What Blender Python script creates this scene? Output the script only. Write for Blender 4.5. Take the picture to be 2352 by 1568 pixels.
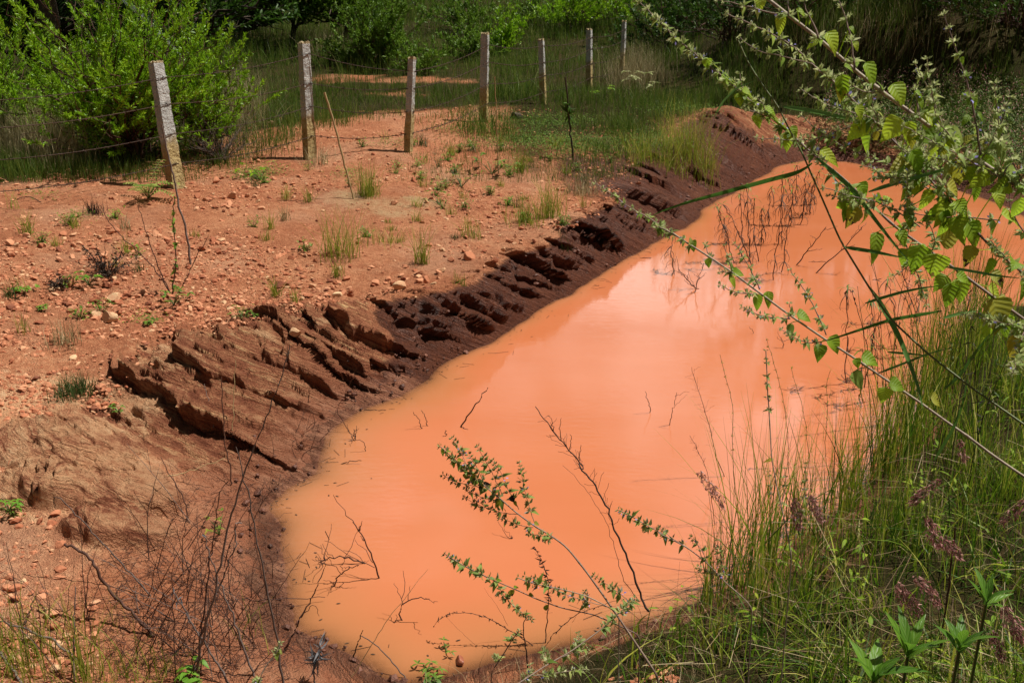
import bpy, math, random
import numpy as np
from mathutils import Vector
for _o in list(bpy.data.objects): bpy.data.objects.remove(_o)
S = bpy.context.scene
COL = S.collection
rng = np.random.default_rng(7)
random.seed(7)

# ------------------------------------------------------------ camera, sky, sun, exposure
PITCH = math.radians(20.0); CAMZ = 2.3; FPX = 2352.0
cam_d = bpy.data.cameras.new('camera'); cam = bpy.data.objects.new('camera', cam_d); COL.objects.link(cam)
cam_d.sensor_width = 36; cam_d.lens = 36.0; cam_d.clip_start = .05; cam_d.clip_end = 2000
cam.location = (0, 0, CAMZ); cam.rotation_euler = (math.pi/2 - PITCH, 0, 0)
cam_d.dof.use_dof = True; cam_d.dof.focus_distance = 4.0; cam_d.dof.aperture_fstop = 16
S.camera = cam
SUN_EL = math.radians(63); SUN_AZ = math.radians(72)          # azimuth clockwise from +Y
W_ = bpy.data.worlds.new('World'); S.world = W_; W_.use_nodes = True
nt = W_.node_tree; nt.nodes.clear()
sky = nt.nodes.new('ShaderNodeTexSky'); sky.sky_type = 'NISHITA'; sky.sun_disc = False
sky.sun_elevation = SUN_EL; sky.sun_rotation = SUN_AZ; sky.dust_density = 1.5
tc = nt.nodes.new('ShaderNodeTexCoord'); mp = nt.nodes.new('ShaderNodeMapping'); mp.inputs['Scale'].default_value = (1, 1, 2.2)
cn = nt.nodes.new('ShaderNodeTexNoise'); cn.inputs['Scale'].default_value = 2.7; cn.inputs['Detail'].default_value = 7; cn.inputs['Roughness'].default_value = .55
cr = nt.nodes.new('ShaderNodeValToRGB'); cr.color_ramp.elements[0].position = .43; cr.color_ramp.elements[1].position = .57
mx = nt.nodes.new('ShaderNodeMix'); mx.data_type = 'RGBA'; mx.inputs['B'].default_value = (50, 49, 47.5, 1)
bg = nt.nodes.new('ShaderNodeBackground'); bg.inputs['Strength'].default_value = .03
wo = nt.nodes.new('ShaderNodeOutputWorld')
L = nt.links.new
L(tc.outputs['Generated'], mp.inputs['Vector']); L(mp.outputs['Vector'], cn.inputs['Vector']); L(cn.outputs['Fac'], cr.inputs['Fac'])
sx = nt.nodes.new('ShaderNodeSeparateXYZ'); L(tc.outputs['Generated'], sx.inputs[0])
my = nt.nodes.new('ShaderNodeMapRange'); my.interpolation_type = 'SMOOTHSTEP'; my.inputs['From Min'].default_value = .60; my.inputs['From Max'].default_value = .88; my.inputs['To Min'].default_value = .03; L(sx.outputs[1], my.inputs['Value'])
mm = nt.nodes.new('ShaderNodeMath'); mm.operation = 'MULTIPLY'; L(cr.outputs['Color'], mm.inputs[0]); L(my.outputs[0], mm.inputs[1])
L(mm.outputs[0], mx.inputs['Factor']); wb = nt.nodes.new('ShaderNodeMix'); wb.data_type = 'RGBA'; wb.blend_type = 'MULTIPLY'; wb.inputs['Factor'].default_value = 1; wb.inputs['B'].default_value = (1.06, .90, .62, 1)
L(sky.outputs['Color'], wb.inputs['A']); L(wb.outputs['Result'], mx.inputs['A']); L(mx.outputs['Result'], bg.inputs['Color']); L(bg.outputs['Background'], wo.inputs['Surface'])
sd = bpy.data.lights.new('sun', 'SUN'); sd.energy = 5.0; sd.angle = math.radians(.53); sd.color = (1, .95, .86)
sun = bpy.data.objects.new('sun', sd); COL.objects.link(sun)
to_sun = Vector((math.sin(SUN_AZ)*math.cos(SUN_EL), math.cos(SUN_AZ)*math.cos(SUN_EL), math.sin(SUN_EL)))
sun.rotation_euler = to_sun.to_track_quat('Z', 'Y').to_euler(); sun.location = (20, 20, 40)
S.view_settings.view_transform = 'Standard'; S.view_settings.look = 'None'; S.view_settings.gamma = 1
S.view_settings.exposure = 0.30
S.cycles.max_bounces = 6; S.cycles.transparent_max_bounces = 4
try:
    S.cycles.use_denoising = True
except Exception: pass

# ------------------------------------------------------------ helpers
def at(u, v, Y):                                   # point of the sight line through (u, v) at distance Y
    a = (np.asarray(u, float)-1176)/FPX; b = (784-np.asarray(v, float))/FPX
    dy = math.cos(PITCH)+b*math.sin(PITCH); dz = -math.sin(PITCH)+b*math.cos(PITCH)
    t = Y/dy
    return np.stack([a*t, np.zeros_like(t)+Y, CAMZ+dz*t], -1)
def on_plane(u, v, z):
    a = (np.asarray(u, float)-1176)/FPX; b = (784-np.asarray(v, float))/FPX
    dy = math.cos(PITCH)+b*math.sin(PITCH); dz = -math.sin(PITCH)+b*math.cos(PITCH)
    t = (z-CAMZ)/dz
    return np.stack([a*t, dy*t, np.zeros_like(t)+z], -1)
Z0 = {1:(0,0),2:(752.6,0),3:(1505.3,0),4:(0,517.4),5:(752.6,517.4),6:(1505.3,517.4),7:(0,1003.8),8:(752.6,1003.8),9:(1505.3,1003.8)}
def q(r, pts): return [(Z0[r][0]+.36*x, Z0[r][1]+.36*y) for x, y in pts]

def _h(ix, iy, seed):
    n = (ix.astype(np.int64)*374761393 + iy.astype(np.int64)*668265263 + seed*974711) & 0x7fffffff
    n = (n ^ (n >> 13))*1274126177 & 0x7fffffff
    return ((n ^ (n >> 16)) & 0xffff)/65535.0
def vn(x, y, seed=0):
    xi = np.floor(x); yi = np.floor(y); fx = x-xi; fy = y-yi
    fx = fx*fx*fx*(fx*(fx*6-15)+10); fy = fy*fy*fy*(fy*(fy*6-15)+10)
    a = _h(xi, yi, seed); b = _h(xi+1, yi, seed); c = _h(xi, yi+1, seed); d = _h(xi+1, yi+1, seed)
    return (a*(1-fx)+b*fx)*(1-fy)+(c*(1-fx)+d*fx)*fy
def fbm(x, y, o=4, seed=0, g=.5):
    s = 0; a = 1; n = 0
    for k in range(o):
        s = s+a*(vn(x, y, seed+k*17)-.5); n += a; a *= g; x = x*2.03+3.1; y = y*2.03+1.7
    return s/n*2
def ss(a, b, x):
    t = np.clip((x-a)/(b-a), 0, 1); return t*t*(3-2*t)
def nrm(v): return v/np.maximum(np.linalg.norm(v, axis=-1, keepdims=True), 1e-9)

class MB:                                          # collects vertices and faces of ONE mesh
    def __init__(s): s.v = []; s.q = []; s.t = []; s.a = []; s.n = 0
    def add(s, v, q=None, t=None, a=None):
        v = np.asarray(v, float).reshape(-1, 3)
        if a is None: a = np.tile([0, .5, rng.random()], (len(v), 1))
        s.v.append(v); s.a.append(np.asarray(a, float).reshape(-1, 3))
        if q is not None and len(q): s.q.append(np.asarray(q).reshape(-1, 4)+s.n)
        if t is not None and len(t): s.t.append(np.asarray(t).reshape(-1, 3)+s.n)
        s.n += len(v); return s
    def mesh(s, name, m, smooth=True, extra=None):
        me = bpy.data.meshes.new(name)
        if s.n:
            V = np.concatenate(s.v); A = np.concatenate(s.a)
            Q = np.concatenate(s.q) if s.q else np.zeros((0, 4), int); T = np.concatenate(s.t) if s.t else np.zeros((0, 3), int)
            lv = np.concatenate([Q.ravel(), T.ravel()]).astype(np.int32)
            tot = np.concatenate([np.full(len(Q), 4), np.full(len(T), 3)]).astype(np.int32)
            st = np.concatenate([[0], np.cumsum(tot)[:-1]]).astype(np.int32)
            me.vertices.add(len(V)); me.vertices.foreach_set('co', V.astype(np.float32).ravel())
            me.loops.add(len(lv)); me.loops.foreach_set('vertex_index', lv)
            me.polygons.add(len(tot)); me.polygons.foreach_set('loop_start', st); me.polygons.foreach_set('loop_total', tot)
            me.polygons.foreach_set('use_smooth', np.full(len(tot), smooth))
            at_ = me.attributes.new('luv', 'FLOAT_VECTOR', 'POINT'); at_.data.foreach_set('vector', A.astype(np.float32).ravel())
            for k, arr in (extra or {}).items():
                e = me.attributes.new(k, 'FLOAT_VECTOR', 'POINT'); e.data.foreach_set('vector', np.asarray(arr, np.float32).ravel())
            me.update(calc_edges=True); me.validate()
        if m: me.materials.append(m)
        return me
    def build(s, name, m, parent=None, smooth=True, extra=None):
        o = bpy.data.objects.new(name, s.mesh(name, m, smooth, extra)); COL.objects.link(o)
        if parent is not None:
            o.parent = parent; o.matrix_parent_inverse = parent.matrix_basis.inverted()
        return o
def tag(o, label=None, cat=None, group=None, kind=None):
    if label: o['label'] = label
    if cat: o['category'] = cat
    if group: o['group'] = group
    if kind: o['kind'] = kind
    return o
def empty(name, loc, label, cat, group=None):
    o = bpy.data.objects.new(name, None); COL.objects.link(o); o.location = [float(c) for c in loc]; o.empty_display_size = .1
    return tag(o, label, cat, group)

def resample(p, n):
    p = np.asarray(p, float); d = np.concatenate([[0], np.cumsum(np.linalg.norm(np.diff(p, axis=0), axis=1))])
    x = np.linspace(0, d[-1], n)
    return np.stack([np.interp(x, d, p[:, k]) for k in range(p.shape[1])], -1)
def smoothp(p, n, it=2):
    p = resample(p, n)
    for _ in range(it):
        p[1:-1] = .25*p[:-2]+.5*p[1:-1]+.25*p[2:]
    return p
def tubes(mb, P, R, sides=5, rnd=None):            # P (N,K,3), R (N,K)
    P = np.asarray(P, float); R = np.asarray(R, float)
    if P.ndim == 2: P = P[None]; R = R[None]
    N, K, _ = P.shape
    T = nrm(np.gradient(P, axis=1))
    ref = np.where(np.abs(T[..., 2:3]) > .9, np.array([1., 0, 0]), np.array([0, 0, 1.]))
    A = nrm(np.cross(T, ref)); B = np.cross(T, A)
    th = np.linspace(0, 2*math.pi, sides, endpoint=False)
    V = P[:, :, None]+R[:, :, None, None]*(np.cos(th)[None, None, :, None]*A[:, :, None]+np.sin(th)[None, None, :, None]*B[:, :, None])
    idx = np.arange(N*K*sides).reshape(N, K, sides); nx = np.roll(idx, -1, 2)
    Q = np.stack([idx[:, :-1], nx[:, :-1], nx[:, 1:], idx[:, 1:]], -1)
    r = rng.random(N) if rnd is None else np.zeros(N)+rnd
    a = np.zeros((N, K, sides, 3)); a[..., 1] = np.linspace(0, 1, K)[None, :, None]; a[..., 2] = r[:, None, None]
    mb.add(V, Q, None, a); return mb
def ribbons(mb, P, Wd, side, rnd=None):            # flat blades, P (N,K,3), Wd (N,K), side (N,3)
    N, K, _ = P.shape
    sd_ = side[:, None, :]*Wd[..., None]*.5
    V = np.stack([P-sd_, P+sd_], 2)
    idx = np.arange(N*K*2).reshape(N, K, 2)
    Q = np.stack([idx[:, :-1, 0], idx[:, :-1, 1], idx[:, 1:, 1], idx[:, 1:, 0]], -1)
    r = rng.random(N) if rnd is None else np.zeros(N)+rnd
    a = np.zeros((N, K, 2, 3)); a[..., 0] = np.array([-1, 1]); a[..., 1] = np.linspace(0, 1, K)[None, :, None]; a[..., 2] = r[:, None, None]
    mb.add(V, Q, None, a); return mb
def leaves(mb, pos, dr, up, Ln, Wd, K=5, C=3, shape='ovate', droop=.25, fold=.25, serr=0., rnd=None, curl=0.):
    pos = np.atleast_2d(pos).astype(float); N = len(pos)
    dr = nrm(np.broadcast_to(np.atleast_2d(dr), (N, 3)).astype(float)); up = np.broadcast_to(np.atleast_2d(up), (N, 3)).astype(float)
    sdv = nrm(np.cross(dr, up)); nv = np.cross(sdv, dr)
    Ln = np.zeros(N)+Ln; Wd = np.zeros(N)+Wd; droop = np.zeros(N)+droop
    t = np.linspace(0, 1, K)
    if shape == 'ovate': w = np.sin(math.pi*np.clip(t, 0, 1)**.62)*(1-.12*t)
    elif shape == 'lance': w = np.sin(math.pi*t**.85)
    else: w = np.sin(math.pi*t**.5)
    w = np.clip(w, 0, None); w[0] = max(w[0], .04); w[-1] = .02
    if serr: w = w*(1+serr*np.where(np.arange(K) % 2 == 0, 1, -1)*(t > .12)*(t < .97))
    c = np.linspace(-1, 1, C)
    along = Ln[:, None]*(t[None]*(1-.12*droop[:, None]*t[None])); down = Ln[:, None]*droop[:, None]*(t[None]**2)
    mid = pos[:, None]+dr[:, None]*along[..., None]-nv[:, None]*down[..., None]
    lat = Wd[:, None, None]*.5*w[None, :, None]*c[None, None, :]
    lift = np.abs(lat)*fold
    if curl: lift = lift+curl*Wd[:, None, None]*np.sin(c[None, None, :]*5+t[None, :, None]*9)*(np.abs(c)[None, None, :])
    V = mid[:, :, None]+sdv[:, None, None]*lat[..., None]+nv[:, None, None]*lift[..., None]
    idx = np.arange(N*K*C).reshape(N, K, C)
    Q = np.stack([idx[:, :-1, :-1], idx[:, :-1, 1:], idx[:, 1:, 1:], idx[:, 1:, :-1]], -1)
    r = rng.random(N) if rnd is None else np.zeros(N)+rnd
    a = np.zeros((N, K, C, 3)); a[..., 0] = c[None, None, :]; a[..., 1] = t[None, :, None]; a[..., 2] = r[:, None, None]
    mb.add(V, Q, None, a); return mb
def rdir(n, zmin=-1, zmax=1):
    z = rng.uniform(zmin, zmax, n); a = rng.uniform(0, 2*math.pi, n); r = np.sqrt(np.maximum(0, 1-z*z))
    return np.stack([r*np.cos(a), r*np.sin(a), z], -1)

# ------------------------------------------------------------ materials
class NT:
    def __init__(s, name):
        s.m = bpy.data.materials.new(name); s.m.use_nodes = True; s.t = s.m.node_tree; s.t.nodes.clear()
        s.out = s.t.nodes.new('ShaderNodeOutputMaterial')
    def n(s, ty, **k):
        x = s.t.nodes.new(ty)
        for a, b in k.items(): setattr(x, a, b)
        return x
    def l(s, a, b): s.t.links.new(a, b)
    def put(s, sock, v):
        if hasattr(v, 'is_output') or isinstance(v, bpy.types.NodeSocket): s.l(v, sock)
        else: sock.default_value = v
    def ramp(s, fac, stops):
        r = s.n('ShaderNodeValToRGB'); e = r.color_ramp.elements
        while len(e) < len(stops): e.new(.5)
        for k, (p, c) in enumerate(stops): e[k].position = p; e[k].color = (*c, 1)
        s.l(fac, r.inputs['Fac']); return r.outputs['Color']
    def noise(s, scale, detail=4, rough=.5, vec=None, dist=0):
        x = s.n('ShaderNodeTexNoise'); x.inputs['Scale'].default_value = scale; x.inputs['Detail'].default_value = detail; x.inputs['Roughness'].default_value = rough
        x.inputs['Distortion'].default_value = dist
        if vec is not None: s.l(vec, x.inputs['Vector'])
        return x.outputs['Fac']
    def math(s, op, a, b=0.0, clamp=False):
        x = s.n('ShaderNodeMath', operation=op); x.use_clamp = clamp; s.put(x.inputs[0], a); s.put(x.inputs[1], b); return x.outputs[0]
    def mix(s, f, a, b, bt='MIX'):
        x = s.n('ShaderNodeMix'); x.data_type = 'RGBA'; x.blend_type = bt
        s.put(x.inputs['Factor'], f)
        for sk, v in ((x.inputs['A'], a), (x.inputs['B'], b)):
            if isinstance(v, tuple): v = (*v, 1) if len(v) == 3 else v
            s.put(sk, v)
        return x.outputs['Result']
    def geo(s): return s.n('ShaderNodeNewGeometry').outputs['Position']
    def obj(s): return s.n('ShaderNodeTexCoord').outputs['Object']
    def attr(s, name):
        a = s.n('ShaderNodeAttribute'); a.attribute_name = name
        x = s.n('ShaderNodeSeparateXYZ'); s.l(a.outputs['Vector'], x.inputs[0]); return x.outputs
    def bump(s, h, strength=.5, dist=.01, nrm_=None):
        b = s.n('ShaderNodeBump'); b.inputs['Strength'].default_value = strength; b.inputs['Distance'].default_value = dist
        s.l(h, b.inputs['Height'])
        if nrm_ is not None: s.l(nrm_, b.inputs['Normal'])
        return b.outputs['Normal']
    def pr(s, col, rough=.7, normal=None, spec=.4, ior=None):
        p = s.n('ShaderNodeBsdfPrincipled')
        if isinstance(col, tuple): col = (*col, 1)
        s.put(p.inputs['Base Color'], col); s.put(p.inputs['Roughness'], rough); s.put(p.inputs['Specular IOR Level'], spec)
        if ior: p.inputs['IOR'].default_value = ior
        if normal is not None: s.l(normal, p.inputs['Normal'])
        return p
    def done(s, sh): s.l(sh, s.out.inputs['Surface']); return s.m
def leaf_mat(name, stops, trans=.35, rough=.5, veins=0, spots=None, spec=.35):
    t = NT(name); a = t.attr('luv')
    n = t.noise(9, 2, vec=t.geo())
    f = t.math('ADD', t.math('MULTIPLY', a[2], .8), t.math('MULTIPLY', n, .25), True)
    c = t.ramp(f, stops)
    nn = None
    if veins:
        au = t.math('ABSOLUTE', a[0])
        ph = t.math('SUBTRACT', t.math('MULTIPLY', a[1], veins), t.math('MULTIPLY', au, 1.6))
        fr = t.math('PINGPONG', ph, .5)
        vl = t.math('SUBTRACT', 1, t.math('MULTIPLY', fr, 5), True)
        mid = t.math('SUBTRACT', 1, t.math('MULTIPLY', au, 12), True)
        vl = t.math('MAXIMUM', vl, mid)
        c = t.mix(t.math('MULTIPLY', vl, .22), c, (.36, .48, .16))
        nn = t.bump(t.math('MULTIPLY', fr, 1.0), .45, .004)
    if spots:
        sp = t.math('GREATER_THAN', t.math('ADD', t.noise(60, 3, vec=t.geo()), t.math('MULTIPLY', a[1], .22)), spots[0])
        c = t.mix(sp, c, spots[1])
    p = t.pr(c, rough, nn, spec)
    tr = t.n('ShaderNodeBsdfTranslucent'); t.l(t.mix(.5, c, (.5, .75, .05), 'MULTIPLY') if False else c, tr.inputs['Color'])
    if nn is not None: t.l(nn, tr.inputs['Normal'])
    m = t.n('ShaderNodeMixShader'); m.inputs[0].default_value = trans
    t.l(p.outputs[0], m.inputs[1]); t.l(tr.outputs[0], m.inputs[2])
    return t.done(m.outputs[0])
def bark_mat(name, stops, rough=.75, scale=60):
    t = NT(name); a = t.attr('luv'); n = t.noise(scale, 4, .6, vec=t.geo())
    c = t.ramp(t.math('ADD', t.math('MULTIPLY', n, .7), t.math('MULTIPLY', a[2], .35), True), stops)
    return t.done(t.pr(c, rough, t.bump(n, .4, .003), .3).outputs[0])
M = {}
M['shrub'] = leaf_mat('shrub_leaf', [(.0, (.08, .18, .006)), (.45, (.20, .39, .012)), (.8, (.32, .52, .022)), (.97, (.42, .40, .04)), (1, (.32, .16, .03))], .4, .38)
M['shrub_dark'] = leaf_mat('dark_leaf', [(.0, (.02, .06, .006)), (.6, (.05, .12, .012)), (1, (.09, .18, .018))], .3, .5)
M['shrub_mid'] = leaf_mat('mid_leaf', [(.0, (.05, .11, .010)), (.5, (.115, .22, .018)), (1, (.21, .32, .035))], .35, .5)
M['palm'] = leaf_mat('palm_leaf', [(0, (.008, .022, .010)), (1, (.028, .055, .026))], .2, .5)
M['mint'] = leaf_mat('mint_leaf', [(0, (.13, .25, .012)), (.5, (.30, .47, .022)), (.85, (.46, .58, .035)), (1, (.60, .58, .05))], .55, .5, veins=7, spots=(.83, (.17, .12, .03)))
M['mint_old'] = leaf_mat('old_mint_leaf', [(0, (.22, .26, .02)), (.6, (.40, .36, .03)), (1, (.55, .42, .04))], .42, .55, veins=7, spots=(.76, (.06, .03, .015)))
M['mint_small'] = leaf_mat('small_mint_leaf', [(0, (.14, .24, .04)), (.6, (.28, .39, .075)), (1, (.46, .50, .14))], .5, .55)
M['calyx'] = leaf_mat('calyx', [(0, (.24, .30, .09)), (.5, (.44, .49, .20)), (1, (.66, .68, .40))], .45, .7)
M['calyx_dry'] = leaf_mat('dry_calyx', [(0, (.14, .14, .045)), (.5, (.28, .29, .08)), (.85, (.40, .38, .17)), (1, (.34, .29, .36))], .3, .7)
M['petal'] = leaf_mat('violet_petal', [(0, (.26, .24, .62)), (1, (.42, .38, .80))], .3, .5)
M['mint_stem'] = bark_mat('mint_stem', [(.2, (.10, .055, .045)), (.55, (.25, .17, .13)), (.9, (.46, .40, .28))], .55, 90)
M['reed'] = leaf_mat('reed_blade', [(0, (.05, .14, .02)), (.5, (.09, .21, .035)), (1, (.14, .28, .07))], .3, .35)
M['reed_stem'] = bark_mat('reed_stem', [(.2, (.05, .07, .015)), (.6, (.09, .13, .025)), (.95, (.15, .11, .04))], .45)
M['grass'] = leaf_mat('green_grass', [(0, (.014, .040, .003)), (.34, (.06, .14, .009)), (.62, (.18, .29, .016)), (.85, (.42, .42, .05)), (1, (.74, .62, .32))], .45, .5)
M['grass_far'] = leaf_mat('far_grass', [(0, (.03, .072, .007)), (.5, (.085, .155, .014)), (.85, (.17, .22, .035)), (1, (.31, .27, .10))], .35, .6)
M['grass_dry'] = leaf_mat('dry_grass', [(0, (.12, .09, .04)), (.5, (.32, .26, .12)), (1, (.64, .54, .33))], .3, .7)
M['thatch'] = leaf_mat('thatch', [(0, (.07, .035, .02)), (.5, (.20, .12, .06)), (.8, (.42, .30, .16)), (1, (.72, .60, .38))], .25, .7)
M['tuft'] = leaf_mat('tuft_grass', [(0, (.10, .17, .015)), (.5, (.24, .31, .03)), (.8, (.38, .37, .06)), (1, (.50, .38, .12))], .4, .5)
M['tuft_dark'] = leaf_mat('dark_tuft', [(0, (.02, .05, .01)), (.6, (.05, .10, .02)), (1, (.12, .16, .05))], .35, .5)
M['seedling'] = leaf_mat('seedling', [(0, (.10, .26, .02)), (1, (.20, .38, .03))], .4, .5)
M['broad'] = leaf_mat('broad_leaf', [(0, (.06, .16, .012)), (.6, (.11, .25, .018)), (1, (.17, .33, .025))], .42, .4, veins=5)
M['pink'] = leaf_mat('pink_seed', [(0, (.24, .08, .07)), (.5, (.42, .18, .16)), (1, (.62, .38, .34))], .3, .6)
M['twig'] = bark_mat('twig', [(.2, (.035, .014, .010)), (.6, (.08, .034, .022)), (.95, (.16, .08, .05))], .7)
M['twig_grey'] = bark_mat('grey_twig', [(.2, (.07, .05, .042)), (.6, (.15, .11, .095)), (.95, (.28, .23, .20))], .7)
M['twig_dark'] = bark_mat('dark_twig', [(.2, (.012, .008, .006)), (.6, (.03, .018, .013)), (.95, (.07, .045, .03))], .7)
M['straw'] = bark_mat('straw', [(.2, (.22, .15, .07)), (.6, (.40, .29, .14)), (.95, (.55, .44, .24))], .6)
M['bark'] = bark_mat('bark', [(.2, (.02, .014, .010)), (.6, (.06, .042, .030)), (.95, (.12, .09, .065))], .8, 25)
M['ash_leaf'] = leaf_mat('withered_leaf', [(0, (.05, .05, .055)), (.6, (.14, .14, .15)), (1, (.30, .30, .32))], .2, .7)
M['dead_leaf'] = leaf_mat('dead_leaf', [(0, (.02, .012, .008)), (.6, (.06, .035, .02)), (1, (.14, .08, .04))], .2, .7)
# ------------------------------------------------------------ lie of the land
WZ = -0.7
# u, v on the picture of the waterline, then width and height of the bank and level of the ground behind it
SH = [(900,1570,.6,.06,-.1),(760,1490,.8,.12,-.15),(690,1440,1.0,.2,-.2),(660,1370,1.2,.28,-.15),(655,1270,1.2,.34,-.1),(640,1200,1.3,.4,-.1),
 (622,1165,1.3,.42,-.08),(660,1120,1.35,.45,-.05),(728,1085,1.5,.48,-.05),(748,1000,1.6,.5,0),(830,940,1.4,.5,0),(930,910,1.15,.5,0),(980,870,.75,.5,0),
 (1010,840,.38,.5,0),(1060,815,.32,.5,0),(1130,785,.32,.5,0),(1200,740,.32,.5,0),(1260,700,.36,.5,0),(1330,665,.36,.5,0),(1385,625,.36,.5,0),
 (1450,590,.42,.5,0),(1510,550,.5,.48,0),(1590,515,.75,.46,0),(1620,475,1.0,.5,0),(1680,445,.95,.62,.05),(1750,405,.8,.75,.1),(1790,380,.8,.8,.15),
 (1850,368,.9,.6,.3),(1950,372,1.4,.4,.5),(2050,395,1.8,.35,.5),(2150,420,2,.35,.5),(2300,470,2,.35,.5),(2450,540,2,.35,.5),(2620,620,2,.4,.5),
 (2500,690,1.2,.25,.5),(2300,705,1,.22,.5),(2220,745,.9,.2,.5),(2190,830,.8,.2,.55),(2140,930,.8,.2,.6),(2070,1040,.8,.2,.6),(1990,1120,.8,.2,.6),
 (1900,1190,.7,.2,.6),(1800,1280,.7,.2,.6),(1650,1370,.6,.18,.55),(1500,1425,.5,.12,.5),(1400,1458,.5,.12,.4),(1250,1488,.5,.12,.3),(1130,1520,.5,.1,.15),(1000,1565,.5,.08,0)]
SA = np.array(SH, float)
_p = on_plane(SA[:, 0], SA[:, 1], WZ)[:, :2]
_cl = np.vstack([np.hstack([_p, SA[:, 2:]]), np.hstack([_p, SA[:, 2:]])[:1]])
SHP = resample(_cl, 420)[:-1]                       # x, y, w, h, T
# small bays and spits
_tan = nrm(np.roll(SHP[:, :2], -1, 0)-np.roll(SHP[:, :2], 1, 0)); _nor = np.stack([_tan[:, 1], -_tan[:, 0]], -1)
_k = np.arange(len(SHP)); _wob = (fbm(_k*.31, _k*0, 3, 5))*.045
SHP[:, :2] += _nor*_wob[:, None]
POLY = SHP[:, :2]
def inside(x, y):
    c = np.zeros(x.shape, bool); n = len(POLY)
    for i in range(n):
        x1, y1 = POLY[i]; x2, y2 = POLY[(i+1) % n]
        if y1 == y2: continue
        m = (y1 > y) != (y2 > y)
        c ^= m & (x < (x2-x1)*(y-y1)/(y2-y1)+x1)
    return c
def _shore(x, y):
    x = np.asarray(x, float); y = np.asarray(y, float); sh = x.shape; x = x.ravel(); y = y.ravel()
    dmin = np.full(x.shape, 1e9); ws = np.zeros(x.shape); acc = np.zeros(x.shape+(3,))
    n = len(POLY)
    for i in range(n):
        x1, y1 = POLY[i]; x2, y2 = POLY[(i+1) % n]; ex, ey = x2-x1, y2-y1
        t = np.clip(((x-x1)*ex+(y-y1)*ey)/(ex*ex+ey*ey+1e-12), 0, 1)
        d2 = (x-x1-t*ex)**2+(y-y1-t*ey)**2
        dmin = np.minimum(dmin, d2); wt = 1/(d2+.02)**2; ws += wt; acc += wt[:, None]*SHP[i, 2:]
    d = np.sqrt(dmin); acc /= ws[:, None]
    d = np.where(inside(x, y), -d, d)
    return d.reshape(sh), acc[:, 0].reshape(sh), acc[:, 1].reshape(sh), acc[:, 2].reshape(sh)
GX0, GX1, GY0, GY1, GS = -14.0, 20.0, -2.0, 32.0, .05
_gx = np.arange(GX0, GX1+.001, GS); _gy = np.arange(GY0, GY1+.001, GS)
_SG = np.stack(_shore(*np.meshgrid(_gx, _gy, indexing='ij')), -1)
def bil(G, x, y, x0, y0, st):
    fx = np.clip((x-x0)/st, 0, G.shape[0]-1.001); fy = np.clip((y-y0)/st, 0, G.shape[1]-1.001)
    i = fx.astype(int); j = fy.astype(int); fx = fx-i; fy = fy-j
    if G.ndim == 3: fx = fx[..., None]; fy = fy[..., None]
    return (G[i, j]*(1-fx)+G[i+1, j]*fx)*(1-fy)+(G[i, j+1]*(1-fx)+G[i+1, j+1]*fx)*fy
def shore(x, y):
    x = np.asarray(x, float); y = np.asarray(y, float)
    r = bil(_SG, x, y, GX0, GY0, GS)
    ex = np.hypot(x-np.clip(x, GX0, GX1), y-np.clip(y, GY0, GY1))
    return r[..., 0]+ex, r[..., 1], r[..., 2], r[..., 3]
ET = np.array([.455, .89]); EN = np.array([.89, -.455])      # along the cliff, and out over the water
_r2 = np.random.default_rng(21)
BRK = np.cumsum(np.concatenate([[0], _r2.choice([.14, .22, .32, .45, .62, .85], 90, p=[.18, .2, .22, .2, .13, .07])*_r2.uniform(.8, 1.2, 90)]))-8
AMP = _r2.uniform(.45, 1.15, 91)
def land(x, y, full=False):
    x = np.asarray(x, float); y = np.asarray(y, float)
    s, w, h, T = shore(x, y)
    f = np.clip(s/w, 0, 1)
    base = WZ+h*(1-(1-f)**1.7)
    z = base+(T-base)*ss(w*.9, w+3.2, s)
    z = np.where(s < 0, WZ-.35*ss(0, .9, -s)-.01, z)
    # hills behind and on the right
    r = np.hypot(x, y)
    hill = .085*np.clip(y-25-.15*x, 0, None)+.03*np.clip(y-70, 0, None)
    right = 1.25*ss(18.3, 19.9, y+.10*(x-6)+.8*fbm(x*.5, y*.5, 2, 3))*ss(3.2, 6.0, x)+.16*np.clip(y-20, 0, 25)*ss(4, 9, x)
    z = z+(hill*(1-.4*ss(4, 9, x))+right)*ss(.5, 3, s)
    mound = .22*np.exp(-(((x-3.4)/.75)**2+((y-16.2)/1.1)**2))
    z = z+mound*ss(0, .6, s)
    dry = ss(0, .5, s)
    z = z+dry*(.10*fbm(x*.35, y*.35, 3, 1)*np.minimum(1, s/2)+.035*fbm(x*1.6, y*1.6, 4, 2)+.012*fbm(x*9, y*9, 4, 9, .6))
    z = np.where(r > 60, z+.4*fbm(x*.03, y*.03, 3, 4), z)
    return (z, s, w, h) if full else z
def ground_z(x, y): return np.maximum(land(x, y), WZ)
_NZ = ground_z(*np.meshgrid(_gx, _gy, indexing='ij'))
_fx = np.arange(-90, 90.1, .4); _fy = np.arange(-4, 130.1, .4); _FZ = ground_z(*np.meshgrid(_fx, _fy, indexing='ij'))
def quick_z(x, y):
    return np.where((x > GX0) & (x < GX1) & (y > GY0) & (y < GY1), bil(_NZ, x, y, GX0, GY0, GS), bil(_FZ, x, y, -90, -4, .4))
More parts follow.
